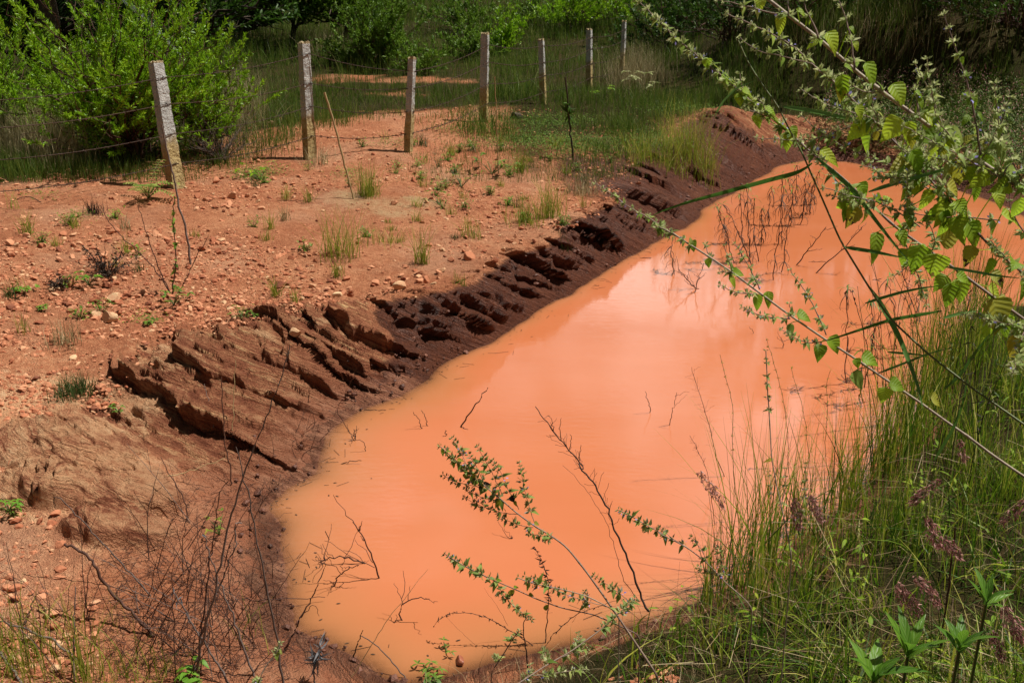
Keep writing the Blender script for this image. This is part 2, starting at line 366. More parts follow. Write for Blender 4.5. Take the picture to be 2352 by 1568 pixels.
def hits(u, v):
    u = np.atleast_1d(np.asarray(u, float)); v = np.atleast_1d(np.asarray(v, float))
    a = (u-1176)/FPX; b = (784-v)/FPX
    d = np.stack([a, math.cos(PITCH)+b*math.sin(PITCH), -math.sin(PITCH)+b*math.cos(PITCH)], -1)
    ts = np.geomspace(1.2, 90, 260); lo = np.full(u.shape, ts[-1])
    P = d[:, None]*ts[None, :, None]; z = quick_z(P[..., 0], P[..., 1]); below = (P[..., 2]+CAMZ) < z
    k = np.where(below.any(1), below.argmax(1), len(ts)-1); k = np.maximum(k, 1)
    a0 = ts[k-1]; b0 = ts[k]
    for _ in range(9):
        m = (a0+b0)/2; p = d*m[:, None]; bl = (p[:, 2]+CAMZ) < quick_z(p[:, 0], p[:, 1])
        b0 = np.where(bl, m, b0); a0 = np.where(bl, a0, m)
    p = d*b0[:, None]; p[:, 2] = ground_z(p[:, 0], p[:, 1]); return p
def hit(u, v): return hits(u, v)[0]

# ------------------------------------------------------------ ground material
def ground_mat():
    t = NT('red_earth'); P = t.geo(); z1 = t.attr('zone'); z2 = t.attr('zone2')
    n1 = t.noise(1.3, 6, .6, P); n2 = t.noise(14, 5, .65, P); n3 = t.noise(90, 3, .6, P); n4 = t.noise(320, 2, .5, P)
    mixn = t.math('ADD', t.math('MULTIPLY', n1, .35), t.math('ADD', t.math('MULTIPLY', n2, .35), t.math('MULTIPLY', n3, .3)))
    soil = t.ramp(mixn, [(.30, (.24, .080, .040)), (.46, (.43, .165, .085)), (.56, (.56, .245, .130)), (.72, (.67, .37, .22))])
    sp = t.n('ShaderNodeTexVoronoi'); sp.inputs['Scale'].default_value = 42; t.l(P, sp.inputs['Vector'])
    vx = t.n('ShaderNodeSeparateXYZ'); t.l(sp.outputs['Color'], vx.inputs[0])
    cell = t.ramp(vx.outputs[0], [(0, (.30, .30, .30)), (1, (.72, .70, .66))])
    soil = t.mix(.55, soil, cell, 'SOFT_LIGHT')
    bm = t.n('ShaderNodeMapping'); bm.inputs['Rotation'].default_value = (0, 0, -1.1); t.l(P, bm.inputs['Vector'])
    bx = t.n('ShaderNodeSeparateXYZ'); t.l(P, bx.inputs[0])
    ct = t.math('ADD', t.math('ADD', t.math('MULTIPLY', bx.outputs[0], .455+.6*.89), t.math('MULTIPLY', bx.outputs[1], .89-.6*.455)), t.math('MULTIPLY', bx.outputs[2], 2.0))
    cnv = t.math('ADD', t.math('MULTIPLY', bx.outputs[0], .89), t.math('MULTIPLY', bx.outputs[1], -.455))
    cv = t.n('ShaderNodeCombineXYZ'); t.l(t.math('MULTIPLY', ct, 9.0), cv.inputs[0]); t.l(t.math('MULTIPLY', cnv, 1.6), cv.inputs[1]); t.l(t.math('MULTIPLY', bx.outputs[2], 2.0), cv.inputs[2])
    bed = t.noise(2.2, 7, .68, cv.outputs[0], .35)
    rockn = t.math('ADD', t.math('MULTIPLY', mixn, .45), t.math('MULTIPLY', bed, .55))
    pale = t.noise(.75, 5, .6, P)
    soil = t.mix(t.math('MULTIPLY', t.math('SUBTRACT', pale, .50, True), 2.3, True), soil, t.ramp(mixn, [(.3, (.42, .21, .12)), (.7, (.72, .48, .32))]))
    tan = t.ramp(t.math('ADD', t.math('MULTIPLY', n1, .35), t.math('ADD', t.math('MULTIPLY', n2, .35), t.math('MULTIPLY', bed, .3))), [(.32, (.34, .125, .062)), (.44, (.58, .275, .145)), (.54, (.72, .41, .225)), (.68, (.84, .58, .36))])
    wet = t.ramp(t.math('ADD', t.math('MULTIPLY', mixn, .6), t.math('MULTIPLY', bed, .4)), [(.34, (.062, .0185, .0095)), (.5, (.155, .049, .025)), (.64, (.27, .100, .053))])
    rock = t.ramp(rockn, [(.34, (.12, .038, .021)), (.45, (.30, .105, .058)), (.53, (.48, .205, .108)), (.61, (.78, .50, .25))])
    veg = t.ramp(mixn, [(.3, (.018, .022, .006)), (.5, (.045, .038, .014)), (.7, (.11, .06, .03))])
    sand = t.ramp(mixn, [(.3, (.36, .24, .12)), (.6, (.54, .38, .21))])
    def pert(m, k=1.1, src=None): return t.math('ADD', m, t.math('MULTIPLY', t.math('SUBTRACT', mixn if src is None else src, .5), k))
    def step(m, a, b):
        x = t.n('ShaderNodeMapRange'); x.interpolation_type = 'SMOOTHSTEP'; x.inputs['From Min'].default_value = a; x.inputs['From Max'].default_value = b
        t.l(m, x.inputs['Value']); return x.outputs[0]
    c = t.mix(step(pert(z1[2]), .35, .7), soil, veg)
    c = t.mix(t.math('MULTIPLY', step(pert(z2[0], 2.4), .25, .85), .75), c, sand)
    c = t.mix(step(pert(z2[1], 1.4), .4, .6), c, rock)
    c = t.mix(step(pert(z1[1], 2.6, rockn), .3, .75), c, tan)
    wf = step(pert(z1[0], 1.3, rockn), .36, .64)
    c = t.mix(wf, c, wet)
    lit_mudc = t.ramp(rockn, [(.36, (.13, .045, .025)), (.48, (.35, .135, .075)), (.6, (.52, .24, .14))])  # left mud paler than the wet cliff, its stronger sun put into the colour
    c = t.mix(step(pert(z2[2], 1.2, rockn), .3, .7), c, lit_mudc)
    rg = t.math('SUBTRACT', .92, t.math('MULTIPLY', wf, t.math('MULTIPLY', t.math('ADD', n2, .15), .62)))
    hgt = t.math('ADD', t.math('MULTIPLY', n2, .5), t.math('ADD', t.math('MULTIPLY', n3, .75), t.math('MULTIPLY', n4, .25)))
    rk = t.math('MAXIMUM', z2[1], wf)
    hgt = t.math('ADD', hgt, t.math('MULTIPLY', rk, t.math('ADD', t.math('MULTIPLY', bed, 2.0), t.math('MULTIPLY', t.noise(26, 7, .72, P), 1.7))))
    nn = t.bump(hgt, 1.0, .045)
    return t.done(t.pr(c, rg, nn, t.math('ADD', t.math('MULTIPLY', wf, .22), .04)).outputs[0])
M['ground'] = ground_mat()
def water_mat():
    t = NT('muddy_water'); P = t.geo(); z = t.attr('zone')
    mp = t.n('ShaderNodeMapping'); mp.inputs['Rotation'].default_value = (0, 0, .5); mp.inputs['Scale'].default_value = (.5, 1.6, 1); t.l(P, mp.inputs['Vector'])
    n = t.noise(.8, 3, .5, mp.outputs[0])
    c = t.ramp(n, [(.35, (.475, .146, .059)), (.65, (.505, .166, .075))])
    sh = t.math('ADD', z[0], t.math('MULTIPLY', t.math('SUBTRACT', t.noise(5, 4, .5, P), .5), .3))
    c = t.mix(t.math('MULTIPLY', sh, .75, True), c, (.34, .165, .065))
    mp2 = t.n('ShaderNodeMapping'); mp2.inputs['Rotation'].default_value = (0, 0, -.35); mp2.inputs['Scale'].default_value = (1.0, 3.2, 1); t.l(P, mp2.inputs['Vector'])
    rip = t.noise(9, 3, .5, mp2.outputs[0], .4); big = t.noise(1.1, 2, .5, P)
    h = t.math('MULTIPLY', rip, t.math('MULTIPLY', t.math('SUBTRACT', big, .30, True), 1.2))
    nn = t.bump(h, .12, .02)
    p = t.pr(c, .055, nn, .5, 1.33); tb = t.n('ShaderNodeBsdfTransparent'); m = t.n('ShaderNodeMixShader')   # the last film of water over the mud lets it through
    t.l(t.math('MULTIPLY', z[1], .85, True), m.inputs[0]); t.l(p.outputs[0], m.inputs[1]); t.l(tb.outputs[0], m.inputs[2])
    return t.done(m.outputs[0])
M['water'] = water_mat()

# ------------------------------------------------------------ ground sheet
def build_ground():
    R = np.concatenate([np.geomspace(.3, 2.2, 30, endpoint=False), np.geomspace(2.2, 5.2, 240, endpoint=False), np.geomspace(5.2, 10.5, 420, endpoint=False),
                        np.geomspace(10.5, 20, 200, endpoint=False), np.geomspace(20, 90, 110, endpoint=False), np.geomspace(90, 900, 40)])
    A = np.radians(np.concatenate([np.linspace(-180, -32, 60, endpoint=False), np.linspace(-32, 32, 1000, endpoint=False), np.linspace(32, 180, 60)]))
    rr, aa = np.meshgrid(R, A, indexing='ij'); x = rr*np.sin(aa); y = rr*np.cos(aa)
    z, s, w, h = land(x, y, True)
    # rock ledges on the cut bank: slabs dip straight down to the water, broken edges look along the cliff
    t = x*ET[0]+y*ET[1]; n = x*EN[0]+y*EN[1]
    cut = ss(-.02, .12, s)*(1-ss(w*.95, w*1.25+.12, s))*ss(.39, .45, h)*ss(2.2, 4.0, y)*(1-ss(17.5, 19, y))
    wide = ss(.45, 1.0, w)                                     # broad rock slope on the left
    c0 = t+.6*n+2.0*z
    tw = c0+.26*fbm(n*1.2, t*1.0, 4, 31)+.05*fbm(n*6, t*6, 3, 33)
    k = np.clip(np.searchsorted(BRK, tw)-1, 0, len(BRK)-2); fr = (tw-BRK[k])/(BRK[k+1]-BRK[k]); per = BRK[k+1]-BRK[k]
    brk = ss(-.25, .25, fbm(n*1.7+k*3.7, t*.8, 3, 71)+.10*wide-.08*(1-wide))
    rise = .06+.05*vn(n*3, t*3, 75)
    saw = np.where(fr < rise, ss(0, 1, fr/rise), 1-(fr-rise)/(1-rise))*AMP[k]
    amp = .24*np.minimum(1, per/.40)*(.22+.78*brk)
    def layer(fq, sd):                                         # thin broken beds
        q_ = tw*fq+.9*fbm(n*2.5, t*2.5, 3, sd); f_ = q_-np.floor(q_)
        return (1-f_)*ss(.0, .12, f_)*(.25+.75*ss(-.15, .2, fbm(n*2.6+np.floor(q_)*1.3, t*2.2, 3, sd+1)))
    k7 = np.floor(tw*6+.9*fbm(n*2.5, t*2.5, 3, 61))
    jn = np.floor(n*2.1+k*.37+.5*fbm(x*2, y*2, 2, 81)); j7 = np.floor(n*4.7+k7*.61+.6*fbm(x*3, y*3, 2, 83))   # joints across the beds
    joint = (_h(k+500, jn+500, 85)-.5)*(.13*wide+.05)+(_h(k7+500, j7+500, 87)-.5)*.045*wide
    beds = .052*layer(6, 61)*(.5+.5*wide)+(.034*layer(15, 65)+.014*layer(34, 69))*wide+joint
    lump = (.085+.06*(1-wide))*(.35-np.abs(fbm(x*3.7, y*3.7+2*z, 4, 44, .6)))+.035*fbm(x*13, y*13+6*z, 4, 45, .6)
    d = (saw-.55)*amp+beds-.03+(.35+.65*(1-wide))*lump
    d = d*(1-.55*ss(11.5, 13.5, y))
    low = 1-.75*ss(.35, .0, s/np.maximum(w, .05))*wide         # silted up next to the water
    z = z+cut*d*(wide+(1-wide)*.42)*low
    out = cut*(1-wide)*(d*1.1+.20*fbm(x*1.3+7, y*1.3, 4, 53)-.05)*ss(0, .25, s/w)
    edge = np.exp(-((fr-rise*1.3)/.09)**2)*AMP[k]
    sh = cut*edge*brk*(.12+.05*fbm(n*3, t*2, 2, 51))*low
    x2 = x-ET[0]*sh+EN[0]*out; y2 = y-ET[1]*sh+EN[1]*out
    outc = np.zeros(x.shape)
    for (u_, v_, rx, ry, hh) in [(225, 1115, .52, .36, .10), (110, 1010, .55, .30, .07), (275, 1225, .34, .20, .09), (60, 1130, .3, .2, .05)]:   # pale bulging outcrops
        p_ = hit(u_, v_); e_ = 1-np.hypot((x-p_[0])/rx, (y-p_[1])/ry)+.45*fbm(x*2.6, y*2.6, 4, int(u_))
        pm_ = ss(.02, .22, e_); z = z+pm_*(1-.6*cut)*(.030*layer(5, 161)+.024*layer(12, 165)+.022*(.3-np.abs(fbm(x*6, y*6, 4, 167)))+.010*fbm(x*22, y*22, 3, 168)); outc = np.maximum(outc, pm_)
        z = z+hh*(.55*ss(.0, .16, e_)+.45*ss(.1, .8, e_))*(1-.35*np.exp(-(fbm(x*3.1, y*3.1, 3, int(v_))/.035)**2))*ss(.1, .4, s)
    z = np.where(s > .02, np.maximum(z, WZ+.012+.02*ss(.02, .1, s)), z)
    # soil zones
    def blob(pts):
        m = np.zeros(x.shape)
        for (u, v, rx, ry) in pts:
            p = hit(u, v); m = np.maximum(m, (.75+.5*fbm(x*2.3, y*2.3, 4, int(u)))*np.exp(-(((x-p[0])/rx)**2+((y-p[1])/ry)**2)))
        return m
    tanm = blob([(60, 960, .7, .5), (130, 1080, .9, .55), (240, 1140, .6, .42), (275, 1225, .4, .25), (260, 900, .5, .3), (310, 1090, .3, .3), (150, 900, .6, .3), (390, 830, .3, .15), (350, 790, .3, .15), (470, 770, .25, .09), (750, 735, .3, .06), (590, 765, .25, .08), (290, 915, .35, .15), (210, 985, .4, .22), (150, 1010, .5, .3), (620, 1540, .3, .12)])
    sandm = blob([(880, 470, .75, .55), (800, 445, .4, .3), (960, 460, .4, .2), (300, 1180, .2, .2)])
    clear = blob([(900, 182, 2.0, .9), (1010, 188, 1.2, .8), (800, 175, 1.0, .8), (910, 215, .8, .5)])
    mud = blob([(1480, 405, 1.3, 1.5), (1400, 400, .8, .8), (1570, 440, 1.2, 1.2), (1560, 400, 1.2, 1.2), (1690, 350, .9, 1.2), (1620, 400, 1.0, 1.0)])
    slope = ss(.05, .3, h)
    wetl = (1-ss(.55, 1.05, s/np.maximum(w, .05)))*slope*(1-.95*wide*ss(.05, .42, s/np.maximum(w, .05)))
    lit_muds = np.maximum(wetl, .9*np.exp(-np.maximum(s, 0)/.8)*ss(-.2, -1.0, x))*np.maximum(.8*wide, ss(6.2, 5.4, y))*ss(7.8, 7.0, y)  # left slope that takes the paler, sun-struck mud colour
    wetl = wetl*(1-.85*ss(7.6, 6.2, y))
    wetl = np.maximum(wetl, .62*np.exp(-np.maximum(s, 0)/.35)); wetl = np.maximum(wetl, np.clip(mud*1.25, 0, .95))
    near = ss(0, 1, (x*.82-y*.57+2.6)/.9)*(y < 12)            # the grassy bank on the camera's side
    far_bank = ss(3.4, 4.6, x)*ss(16.5, 17.5, y)
    rock = np.maximum(cut*wide*(1-.3*wetl), .75*outc)
    line = (y-11.6-2.0*(x+3.7))                               # beyond the fence
    fx = np.interp(y, [10.9, 24.0], [-3.9, 2.6]) if False else 0
    veg = ss(.0, 1.0, (-(x*.9-y*.44)-(3.74*.9+11.3*.44)-.55+.5*fbm(x*.9, y*.9, 3, 77))/1.2)
    veg = np.maximum(veg, ss(15.8, 18, y)); veg = np.maximum(veg, near*ss(.03, .2, s)); veg = np.maximum(veg, far_bank*.5)
    veg = np.maximum(veg, .75*ss(11.8, 13.2, y)*(s > 1.2)*ss(-.8, .4, x)*(1-mud))
    veg = np.clip(veg*(1-sandm)*(1-.9*clear)*(1-wetl*.5), 0, 1)
    idx = np.arange(x.size).reshape(x.shape)
    Q = np.stack([idx[:-1, :-1], idx[1:, :-1], idx[1:, 1:], idx[:-1, 1:]], -1).reshape(-1, 4)[:, ::-1]
    mb = MB(); mb.add(np.stack([x2, y2, z], -1), Q, None, np.zeros((x.size, 3)))
    zone = np.stack([wetl, tanm, veg], -1).reshape(-1, 3); zone2 = np.stack([sandm, rock, np.clip(lit_muds, 0, 1)], -1).reshape(-1, 3)
    g = mb.build('ground', M['ground'], extra={'zone': zone, 'zone2': zone2}); tag(g, kind='structure')
    return g
build_ground()
def build_water():
    x0, y0 = POLY.min(0)-.6; x1, y1 = POLY.max(0)+.6
    X, Y = np.meshgrid(np.linspace(x0, x1, 260), np.linspace(y0, y1, 300), indexing='ij')
    s = shore(X, Y)[0]
    lf = ss(.2, -.6, X)*ss(8.5, 7.0, Y)+ss(5.4, 4.4, Y)*ss(1.3, .4, X); lf = np.clip(lf, 0, 1)
    shal = np.clip(1-np.maximum(-s, 0)/(.20+.42*lf), 0, 1)**1.3*(.7+.3*lf)
    front = np.clip(1-np.maximum(-s, 0)/.8, 0, 1)*ss(5.0, 4.2, Y)*(1-ss(.3, 1, X)) if False else 0
    idx = np.arange(X.size).reshape(X.shape)
    Q = np.stack([idx[:-1, :-1], idx[1:, :-1], idx[1:, 1:], idx[:-1, 1:]], -1).reshape(-1, 4)
    mb = MB(); mb.add(np.stack([X, Y, np.full(X.shape, WZ)], -1), Q, None, np.zeros((X.size, 3)))
    thin = np.exp(-np.maximum(-s, 0)/(.022+.035*lf))
    zone = np.stack([shal, thin, 0*shal], -1).reshape(-1, 3)
    tag(mb.build('water', M['water'], extra={'zone': zone}), kind='structure')
build_water()
# ------------------------------------------------------------ stone posts and barbed wire
def post_mat():
    t = NT('rough_granite'); P = t.obj(); x = t.n('ShaderNodeSeparateXYZ'); t.l(P, x.inputs[0])
    n1 = t.noise(9, 5, .6, P); n2 = t.noise(70, 4, .65, P)
    g = t.ramp(t.math('ADD', t.math('MULTIPLY', n1, .5), t.math('MULTIPLY', n2, .5)), [(.32, (.26, .255, .245)), (.5, (.45, .44, .42)), (.66, (.62, .61, .58))])
    d = t.ramp(t.math('ADD', t.math('MULTIPLY', n1, .5), t.math('MULTIPLY', n2, .5)), [(.32, (.24, .16, .065)), (.5, (.42, .31, .14)), (.66, (.56, .44, .23))])
    m = t.n('ShaderNodeMapRange'); m.interpolation_type = 'SMOOTHSTEP'; m.inputs['From Min'].default_value = .62; m.inputs['From Max'].default_value = .38
    t.l(t.math('ADD', x.outputs[2], t.math('MULTIPLY', t.math('SUBTRACT', n1, .5), .5)), m.inputs['Value'])
    top = t.math('GREATER_THAN', x.outputs[2], t.math('ADD', t.attr('luv')[0], -.02))
    f = t.math('MAXIMUM', m.outputs[0], t.math('MULTIPLY', top, .8))
    c = t.mix(f, g, d)
    return t.done(t.pr(c, .9, t.bump(t.math('ADD', t.math('MULTIPLY', n1, .5), t.math('ADD', t.math('MULTIPLY', n2, .5), t.noise(28, 4, .6, P))), 1.0, .03), .15).outputs[0])
M['post'] = post_mat()
POSTS = []
def make_post(base, top, wid, rot, label, seed):
    H = np.linalg.norm(top-base)+.12
    K = 60; C = 9; r = np.random.default_rng(seed)
    zz = np.linspace(-.12, H-.12, K)
    per = []
    for sd_ in range(4):
        for c in range(C-1):
            u = -1+2*c/(C-1); per.append([(u, -1), (1, u), (-u, 1), (-1, -u)][sd_])
    per = np.array(per)*wid/2; n = len(per)
    tap = 1-.14*np.linspace(0, 1, K)
    ox = r.uniform(0, 90)
    V = np.zeros((K, n, 3))
    ang = np.arctan2(per[:, 1], per[:, 0])
    for j in range(n):
        rough = .016*fbm(zz*13+ox, np.full(K, ang[j]*2.2), 3, seed)+.006*np.where(vn(zz*9+ox, np.full(K, float(np.floor(ang[j]/1.5708+.5))), seed+5) > .5, 1, -1)*vn(zz*22, zz*0+ang[j], seed)
        rough = rough*.5
        V[:, j, 0] = per[j, 0]*tap+np.cos(ang[j])*rough; V[:, j, 1] = per[j, 1]*tap+np.sin(ang[j])*rough; V[:, j, 2] = zz
    V[-1, :, 2] += .012*r.standard_normal(n)
    idx = np.arange(K*n).reshape(K, n); nx = np.roll(idx, -1, 1)
    Q = np.stack([idx[:-1], nx[:-1], nx[1:], idx[1:]], -1).reshape(-1, 4)
    cap = np.array([0, 0, zz[-1]+.004]); Vt = np.vstack([V.reshape(-1, 3), cap[None]])
    T = np.stack([idx[-1], nx[-1], np.full(n, K*n)], -1)
    a = np.zeros((len(Vt), 3)); a[:, 0] = zz[-1]
    mb = MB(); mb.add(Vt, Q, T, a); o = mb.build('fence_post', M['post'], smooth=False)
    o.location = base; ax = Vector(top-base).normalized(); o.rotation_euler = (Vector((0, 0, 1)).rotation_difference(ax).to_matrix() @ __import__('mathutils').Matrix.Rotation(rot, 3, 'Z')).to_euler()
    tag(o, label, 'fence post', 'granite posts of the barbed wire fence'); POSTS.append((base, top, wid))
PD = [((405, 432), (358, 142), 33, 'rough granite fence post nearest the camera, leaning left, dry stalk before it'),
      ((712, 362), (697, 97), 26, 'rough pale granite fence post with a pale bamboo cane leaning at its right'),
      ((938, 348), (946, 133), 19, 'short brownish granite fence post standing on bare stony ground left of the taller one'),
      ((1111, 278), (1114, 77), 21, 'tall grey granite fence post rising from thick grass, behind the thin brown stake'),
      ((1248, 240), (1243, 91), 15, 'slim pale granite fence post in the grass just left of the leafy staked sapling'),
      ((1353, 205), (1353, 67), 15, 'distant granite fence post, second last before the fence ends at the dark bushes'),
      ((1428, 180), (1434, 49), 11, 'farthest and thinnest granite fence post, beside the dark bushes')]
for k, (b, t_, wpx, lab) in enumerate(PD):
    B = hit(*b); T_ = at(t_[0], t_[1], B[1]+(.1 if k else .25)); dep = np.linalg.norm(B-np.array([0, 0, CAMZ]))
    make_post(B, T_, wpx*dep/FPX*.84, .15+.1*math.sin(k*5.1)+[-.9, -.85, -.45, -.4, -.6, -.6, -.6][k], lab, 300+k)
M['wire'] = bark_mat('rusty_wire', [(.2, (.02, .011, .008)), (.7, (.06, .03, .018)), (1, (.11, .055, .03))], .7)
fr_h = [.88, .67, .44, .20]
wl = ['topmost rusty barbed wire strand running through all the granite posts', 'second barbed wire strand from the top along the granite posts', 'third barbed wire strand, low along the granite posts', 'lowest barbed wire strand, close to the ground along the granite posts']
for i, fh in enumerate(fr_h):
    pts = [b+(t_-b)*fh*(1.0+.03*math.sin(i*3+j*2))+np.array([.82, -.3, 0])*w*.6 for j, (b, t_, w) in enumerate(POSTS)]
    d0 = pts[0]-pts[1]; d0[2] = 0; pts = [pts[0]+d0*1.15+np.array([0, 0, -.05+.04*i])]+pts
    path = []
    for a, b in zip(pts[:-1], pts[1:]):
        tt = np.linspace(0, 1, 26)[:-1]; sag = .05*np.sin(tt*math.pi)
        seg = a+(b-a)*tt[:, None]; seg[:, 2] -= sag; path.append(seg)
    path = np.vstack(path+[pts[-1][None]])
    mb = MB(); tubes(mb, path, np.full(len(path), .0042), 5)
    tot = np.linalg.norm(np.diff(path, axis=0), axis=1).sum(); nb = int(tot/.13); bp = resample(path, nb)
    dv = rdir(nb); e = np.stack([bp-dv*.024, bp, bp+dv*.024], 1); tubes(mb, e, np.full((nb, 3), .0028), 3)
    dv = rdir(nb); e = np.stack([bp-dv*.022, bp, bp+dv*.022], 1); tubes(mb, e, np.full((nb, 3), .0028), 3)
    tag(mb.build('barbed_wire', M['wire']), wl[i], 'barbed wire')

# ------------------------------------------------------------ stones
def stone_mat():
    t = NT('red_stone'); P = t.obj(); a = t.attr('luv'); oi = t.n('ShaderNodeObjectInfo')
    f = t.math('ADD', t.math('MULTIPLY', t.math('FRACT', t.math('ADD', a[2], oi.outputs['Random'])), .75), t.math('MULTIPLY', t.noise(22, 4, .6, t.geo()), .3))
    c = t.ramp(f, [(.05, (.10, .045, .032)), (.25, (.34, .115, .058)), (.55, (.47, .19, .10)), (.80, (.55, .26, .145)), (.93, (.60, .40, .23)), (1, (.64, .50, .33))])
    return t.done(t.pr(c, .85, t.bump(t.noise(60, 4, .6, t.geo()), .5, .01), .15).outputs[0])
M['stone'] = stone_mat()
_t = NT('wet_red_stone'); M['red_wet'] = _t.done(_t.pr(_t.ramp(_t.noise(20, 4, .6, _t.geo()), [(.3, (.22, .06, .03)), (.7, (.42, .14, .07))]), .45).outputs[0])
def ico(sub):
    import bmesh
    bm = bmesh.new(); bmesh.ops.create_icosphere(bm, subdivisions=sub, radius=1); bm.verts.ensure_lookup_table()
    V = np.array([v.co[:] for v in bm.verts]); T = np.array([[v.index for v in f.verts] for f in bm.faces]); bm.free(); return V, T
def chip(V, r, cuts=7):                             # a broken stone: sphere cut by random planes
    V = V*np.array([1, r.uniform(.6, .95), r.uniform(.35, .7)])
    for _ in range(cuts):
        n = r.standard_normal(3); n /= np.linalg.norm(n); d = r.uniform(.45, .75)*np.abs(V@n).max()
        e = V@n-d; V = np.where((e > 0)[:, None], V-n*e[:, None]*.95, V)
    return V
V1, T1 = ico(1); V3, T3 = ico(3)
rs = np.random.default_rng(11)
CH1 = [chip(V1, rs, 4) for _ in range(14)]
def rotz(n): 
    a = rs.uniform(0, 2*math.pi, n); b = rs.normal(0, .25, n); c = rs.normal(0, .25, n)
    ca, sa = np.cos(a), np.sin(a); Rz = np.zeros((n, 3, 3)); Rz[:, 0, 0] = ca; Rz[:, 0, 1] = -sa; Rz[:, 1, 0] = sa; Rz[:, 1, 1] = ca; Rz[:, 2, 2] = 1
    Rx = np.zeros((n, 3, 3)); Rx[:, 0, 0] = 1; Rx[:, 1, 1] = np.cos(b); Rx[:, 1, 2] = -np.sin(b); Rx[:, 2, 1] = np.sin(b); Rx[:, 2, 2] = np.cos(b)
    return Rz@Rx
def stony(p):                                      # how thickly stones lie
    s, w, h, T = shore(p[:, 0], p[:, 1])
    d = ss(-.1, .3, s-w*.9)*(1-.85*ss(.2, 1.2, -(p[:, 0]*.9-p[:, 1]*.44)-8.3-1.0))
    return d
def gravel():
    mb = MB(); n = 180000
    u = rs.uniform(-30, 1560, n); v = 150+1420*rs.uniform(0, 1, n); b_ = rs.random(n) < .18; u = np.where(b_, rs.uniform(-1000, -30, n), u)   # the stony ground goes on beyond the frame
    p = hits(u, v); nz = fbm(p[:, 0]*.9, p[:, 1]*.9, 3, 88)+.5*fbm(p[:, 0]*3.1, p[:, 1]*3.1, 2, 89)
    keep = rs.uniform(0, 1, n) < stony(p)*(.12+.88*ss(-.22, .3, nz))*(p[:, 1] < 17)*(p[:, 1] > 2.2)
    sd0 = hit(880, 470); keep &= ~((np.hypot((p[:, 0]-sd0[0])/.75, (p[:, 1]-sd0[1])/.6) < 1) & (rs.uniform(0, 1, n) < .85))
    p = p[keep]; n = len(p)
    sz = np.clip(rs.lognormal(-4.75, .72, n), .004, .042)
    R = rotz(n); ch = rs.integers(0, 14, n)
    for k in range(14):
        m = ch == k; 
        if not m.any(): continue
        X = np.einsum('nij,vj->nvi', R[m], CH1[k])*sz[m][:, None, None]+p[m][:, None]+np.array([0, 0, 1])*(rs.uniform(-.35, .35, (m.sum(), 1, 1))*sz[m][:, None, None])
        a = np.zeros(X.shape); a[..., 2] = rs.uniform(0, 1, m.sum())[:, None]
        T = (T1[None]+(np.arange(m.sum())*len(V1))[:, None, None])
        mb.add(X, None, T, a)
    tag(mb.build('gravel', M['stone'], smooth=False), 'small red and tan gravel scattered over the bare earth', 'gravel', kind='stuff')
gravel()
BIG = []
for k in range(10):
    mb = MB(); mb.add(chip(V3, rs, 15), None, T3); BIG.append(mb.mesh('stone', M['stone'], False))
def stones():
    cl = [(545, 470, 60, 18, 16), (300, 560, 190, 30, 26), (470, 560, 90, 25, 24), (220, 690, 90, 50, 26), (700, 590, 120, 30, 22), (760, 660, 90, 25, 16), (950, 640, 90, 25, 20), (1150, 590, 120, 30, 22),
          (1190, 555, 60, 15, 12), (90, 560, 90, 60, 14), (420, 700, 60, 30, 14), (600, 300, 60, 40, 12), (640, 270, 30, 20, 5), (950, 380, 120, 40, 12), (1050, 470, 120, 40, 14), (500, 430, 120, 40, 12), (60, 680, 60, 90, 10), (400, 610, 160, 60, 10)]
    for (u, v, du, dv, n) in cl:
        P = hits(u+rs.normal(0, du*.6, n), v+rs.normal(0, dv*.6, n)); ok = shore(P[:, 0], P[:, 1])
        for p, s, w in zip(P, ok[0], ok[1]):
            if s < w*.8: continue
            o = bpy.data.objects.new('stone', BIG[rs.integers(0, 10)]); COL.objects.link(o); c = float(np.clip(rs.lognormal(-3.25, .33), .024, .085))
            o.location = p+np.array([0, 0, c*.22]); o.scale = (c, c*rs.uniform(.8, 1.1), c*rs.uniform(.8, 1.2)); o.rotation_euler = (rs.normal(0, .3), rs.normal(0, .3), rs.uniform(0, 6.28))
            tag(o, 'broken reddish stone lying loose on the bare red earth of the terrace', 'stone', 'loose stones strewn over the red terrace')
    for (u, v, c, lab) in [((612), (475), .075, None), (250, 735, .11, 'flat tan stone slab leaning above the rock ledges, left of the small weeds'), (265, 690, .085, 'large orange stone above the flat tan slab'),
                           (675, 773-4, .09, 'orange angular stone lying on top of the brown rock ledge'), (1186, 272, .17, 'dark brown boulder half hidden in the grass behind the fence posts'), 
                           (1115, 1497+8, .06, None), (1056, 1518, .045, 'red stone half sunk at the muddy near edge of the pond'), (535, 455, .1, 'wide flat tan stone among the rubble between the first two posts')]:
        if lab is None: continue
        wet_ = 'muddy near edge' in lab
        p = hit(u, v); o = bpy.data.objects.new('stone', BIG[rs.integers(0, 10)]); COL.objects.link(o); o.location = p+np.array([0, 0, c*.25]); o.scale = (c, c*.9, c); o.rotation_euler = (0, .1, rs.uniform(0, 6)); tag(o, lab, 'stone')
        if 'boulder' in lab: o.data = BIG[5].copy(); o.data.materials[0] = M['bark']
        if wet_: o.data = BIG[3].copy(); o.data.materials[0] = M['red_wet']
stones()

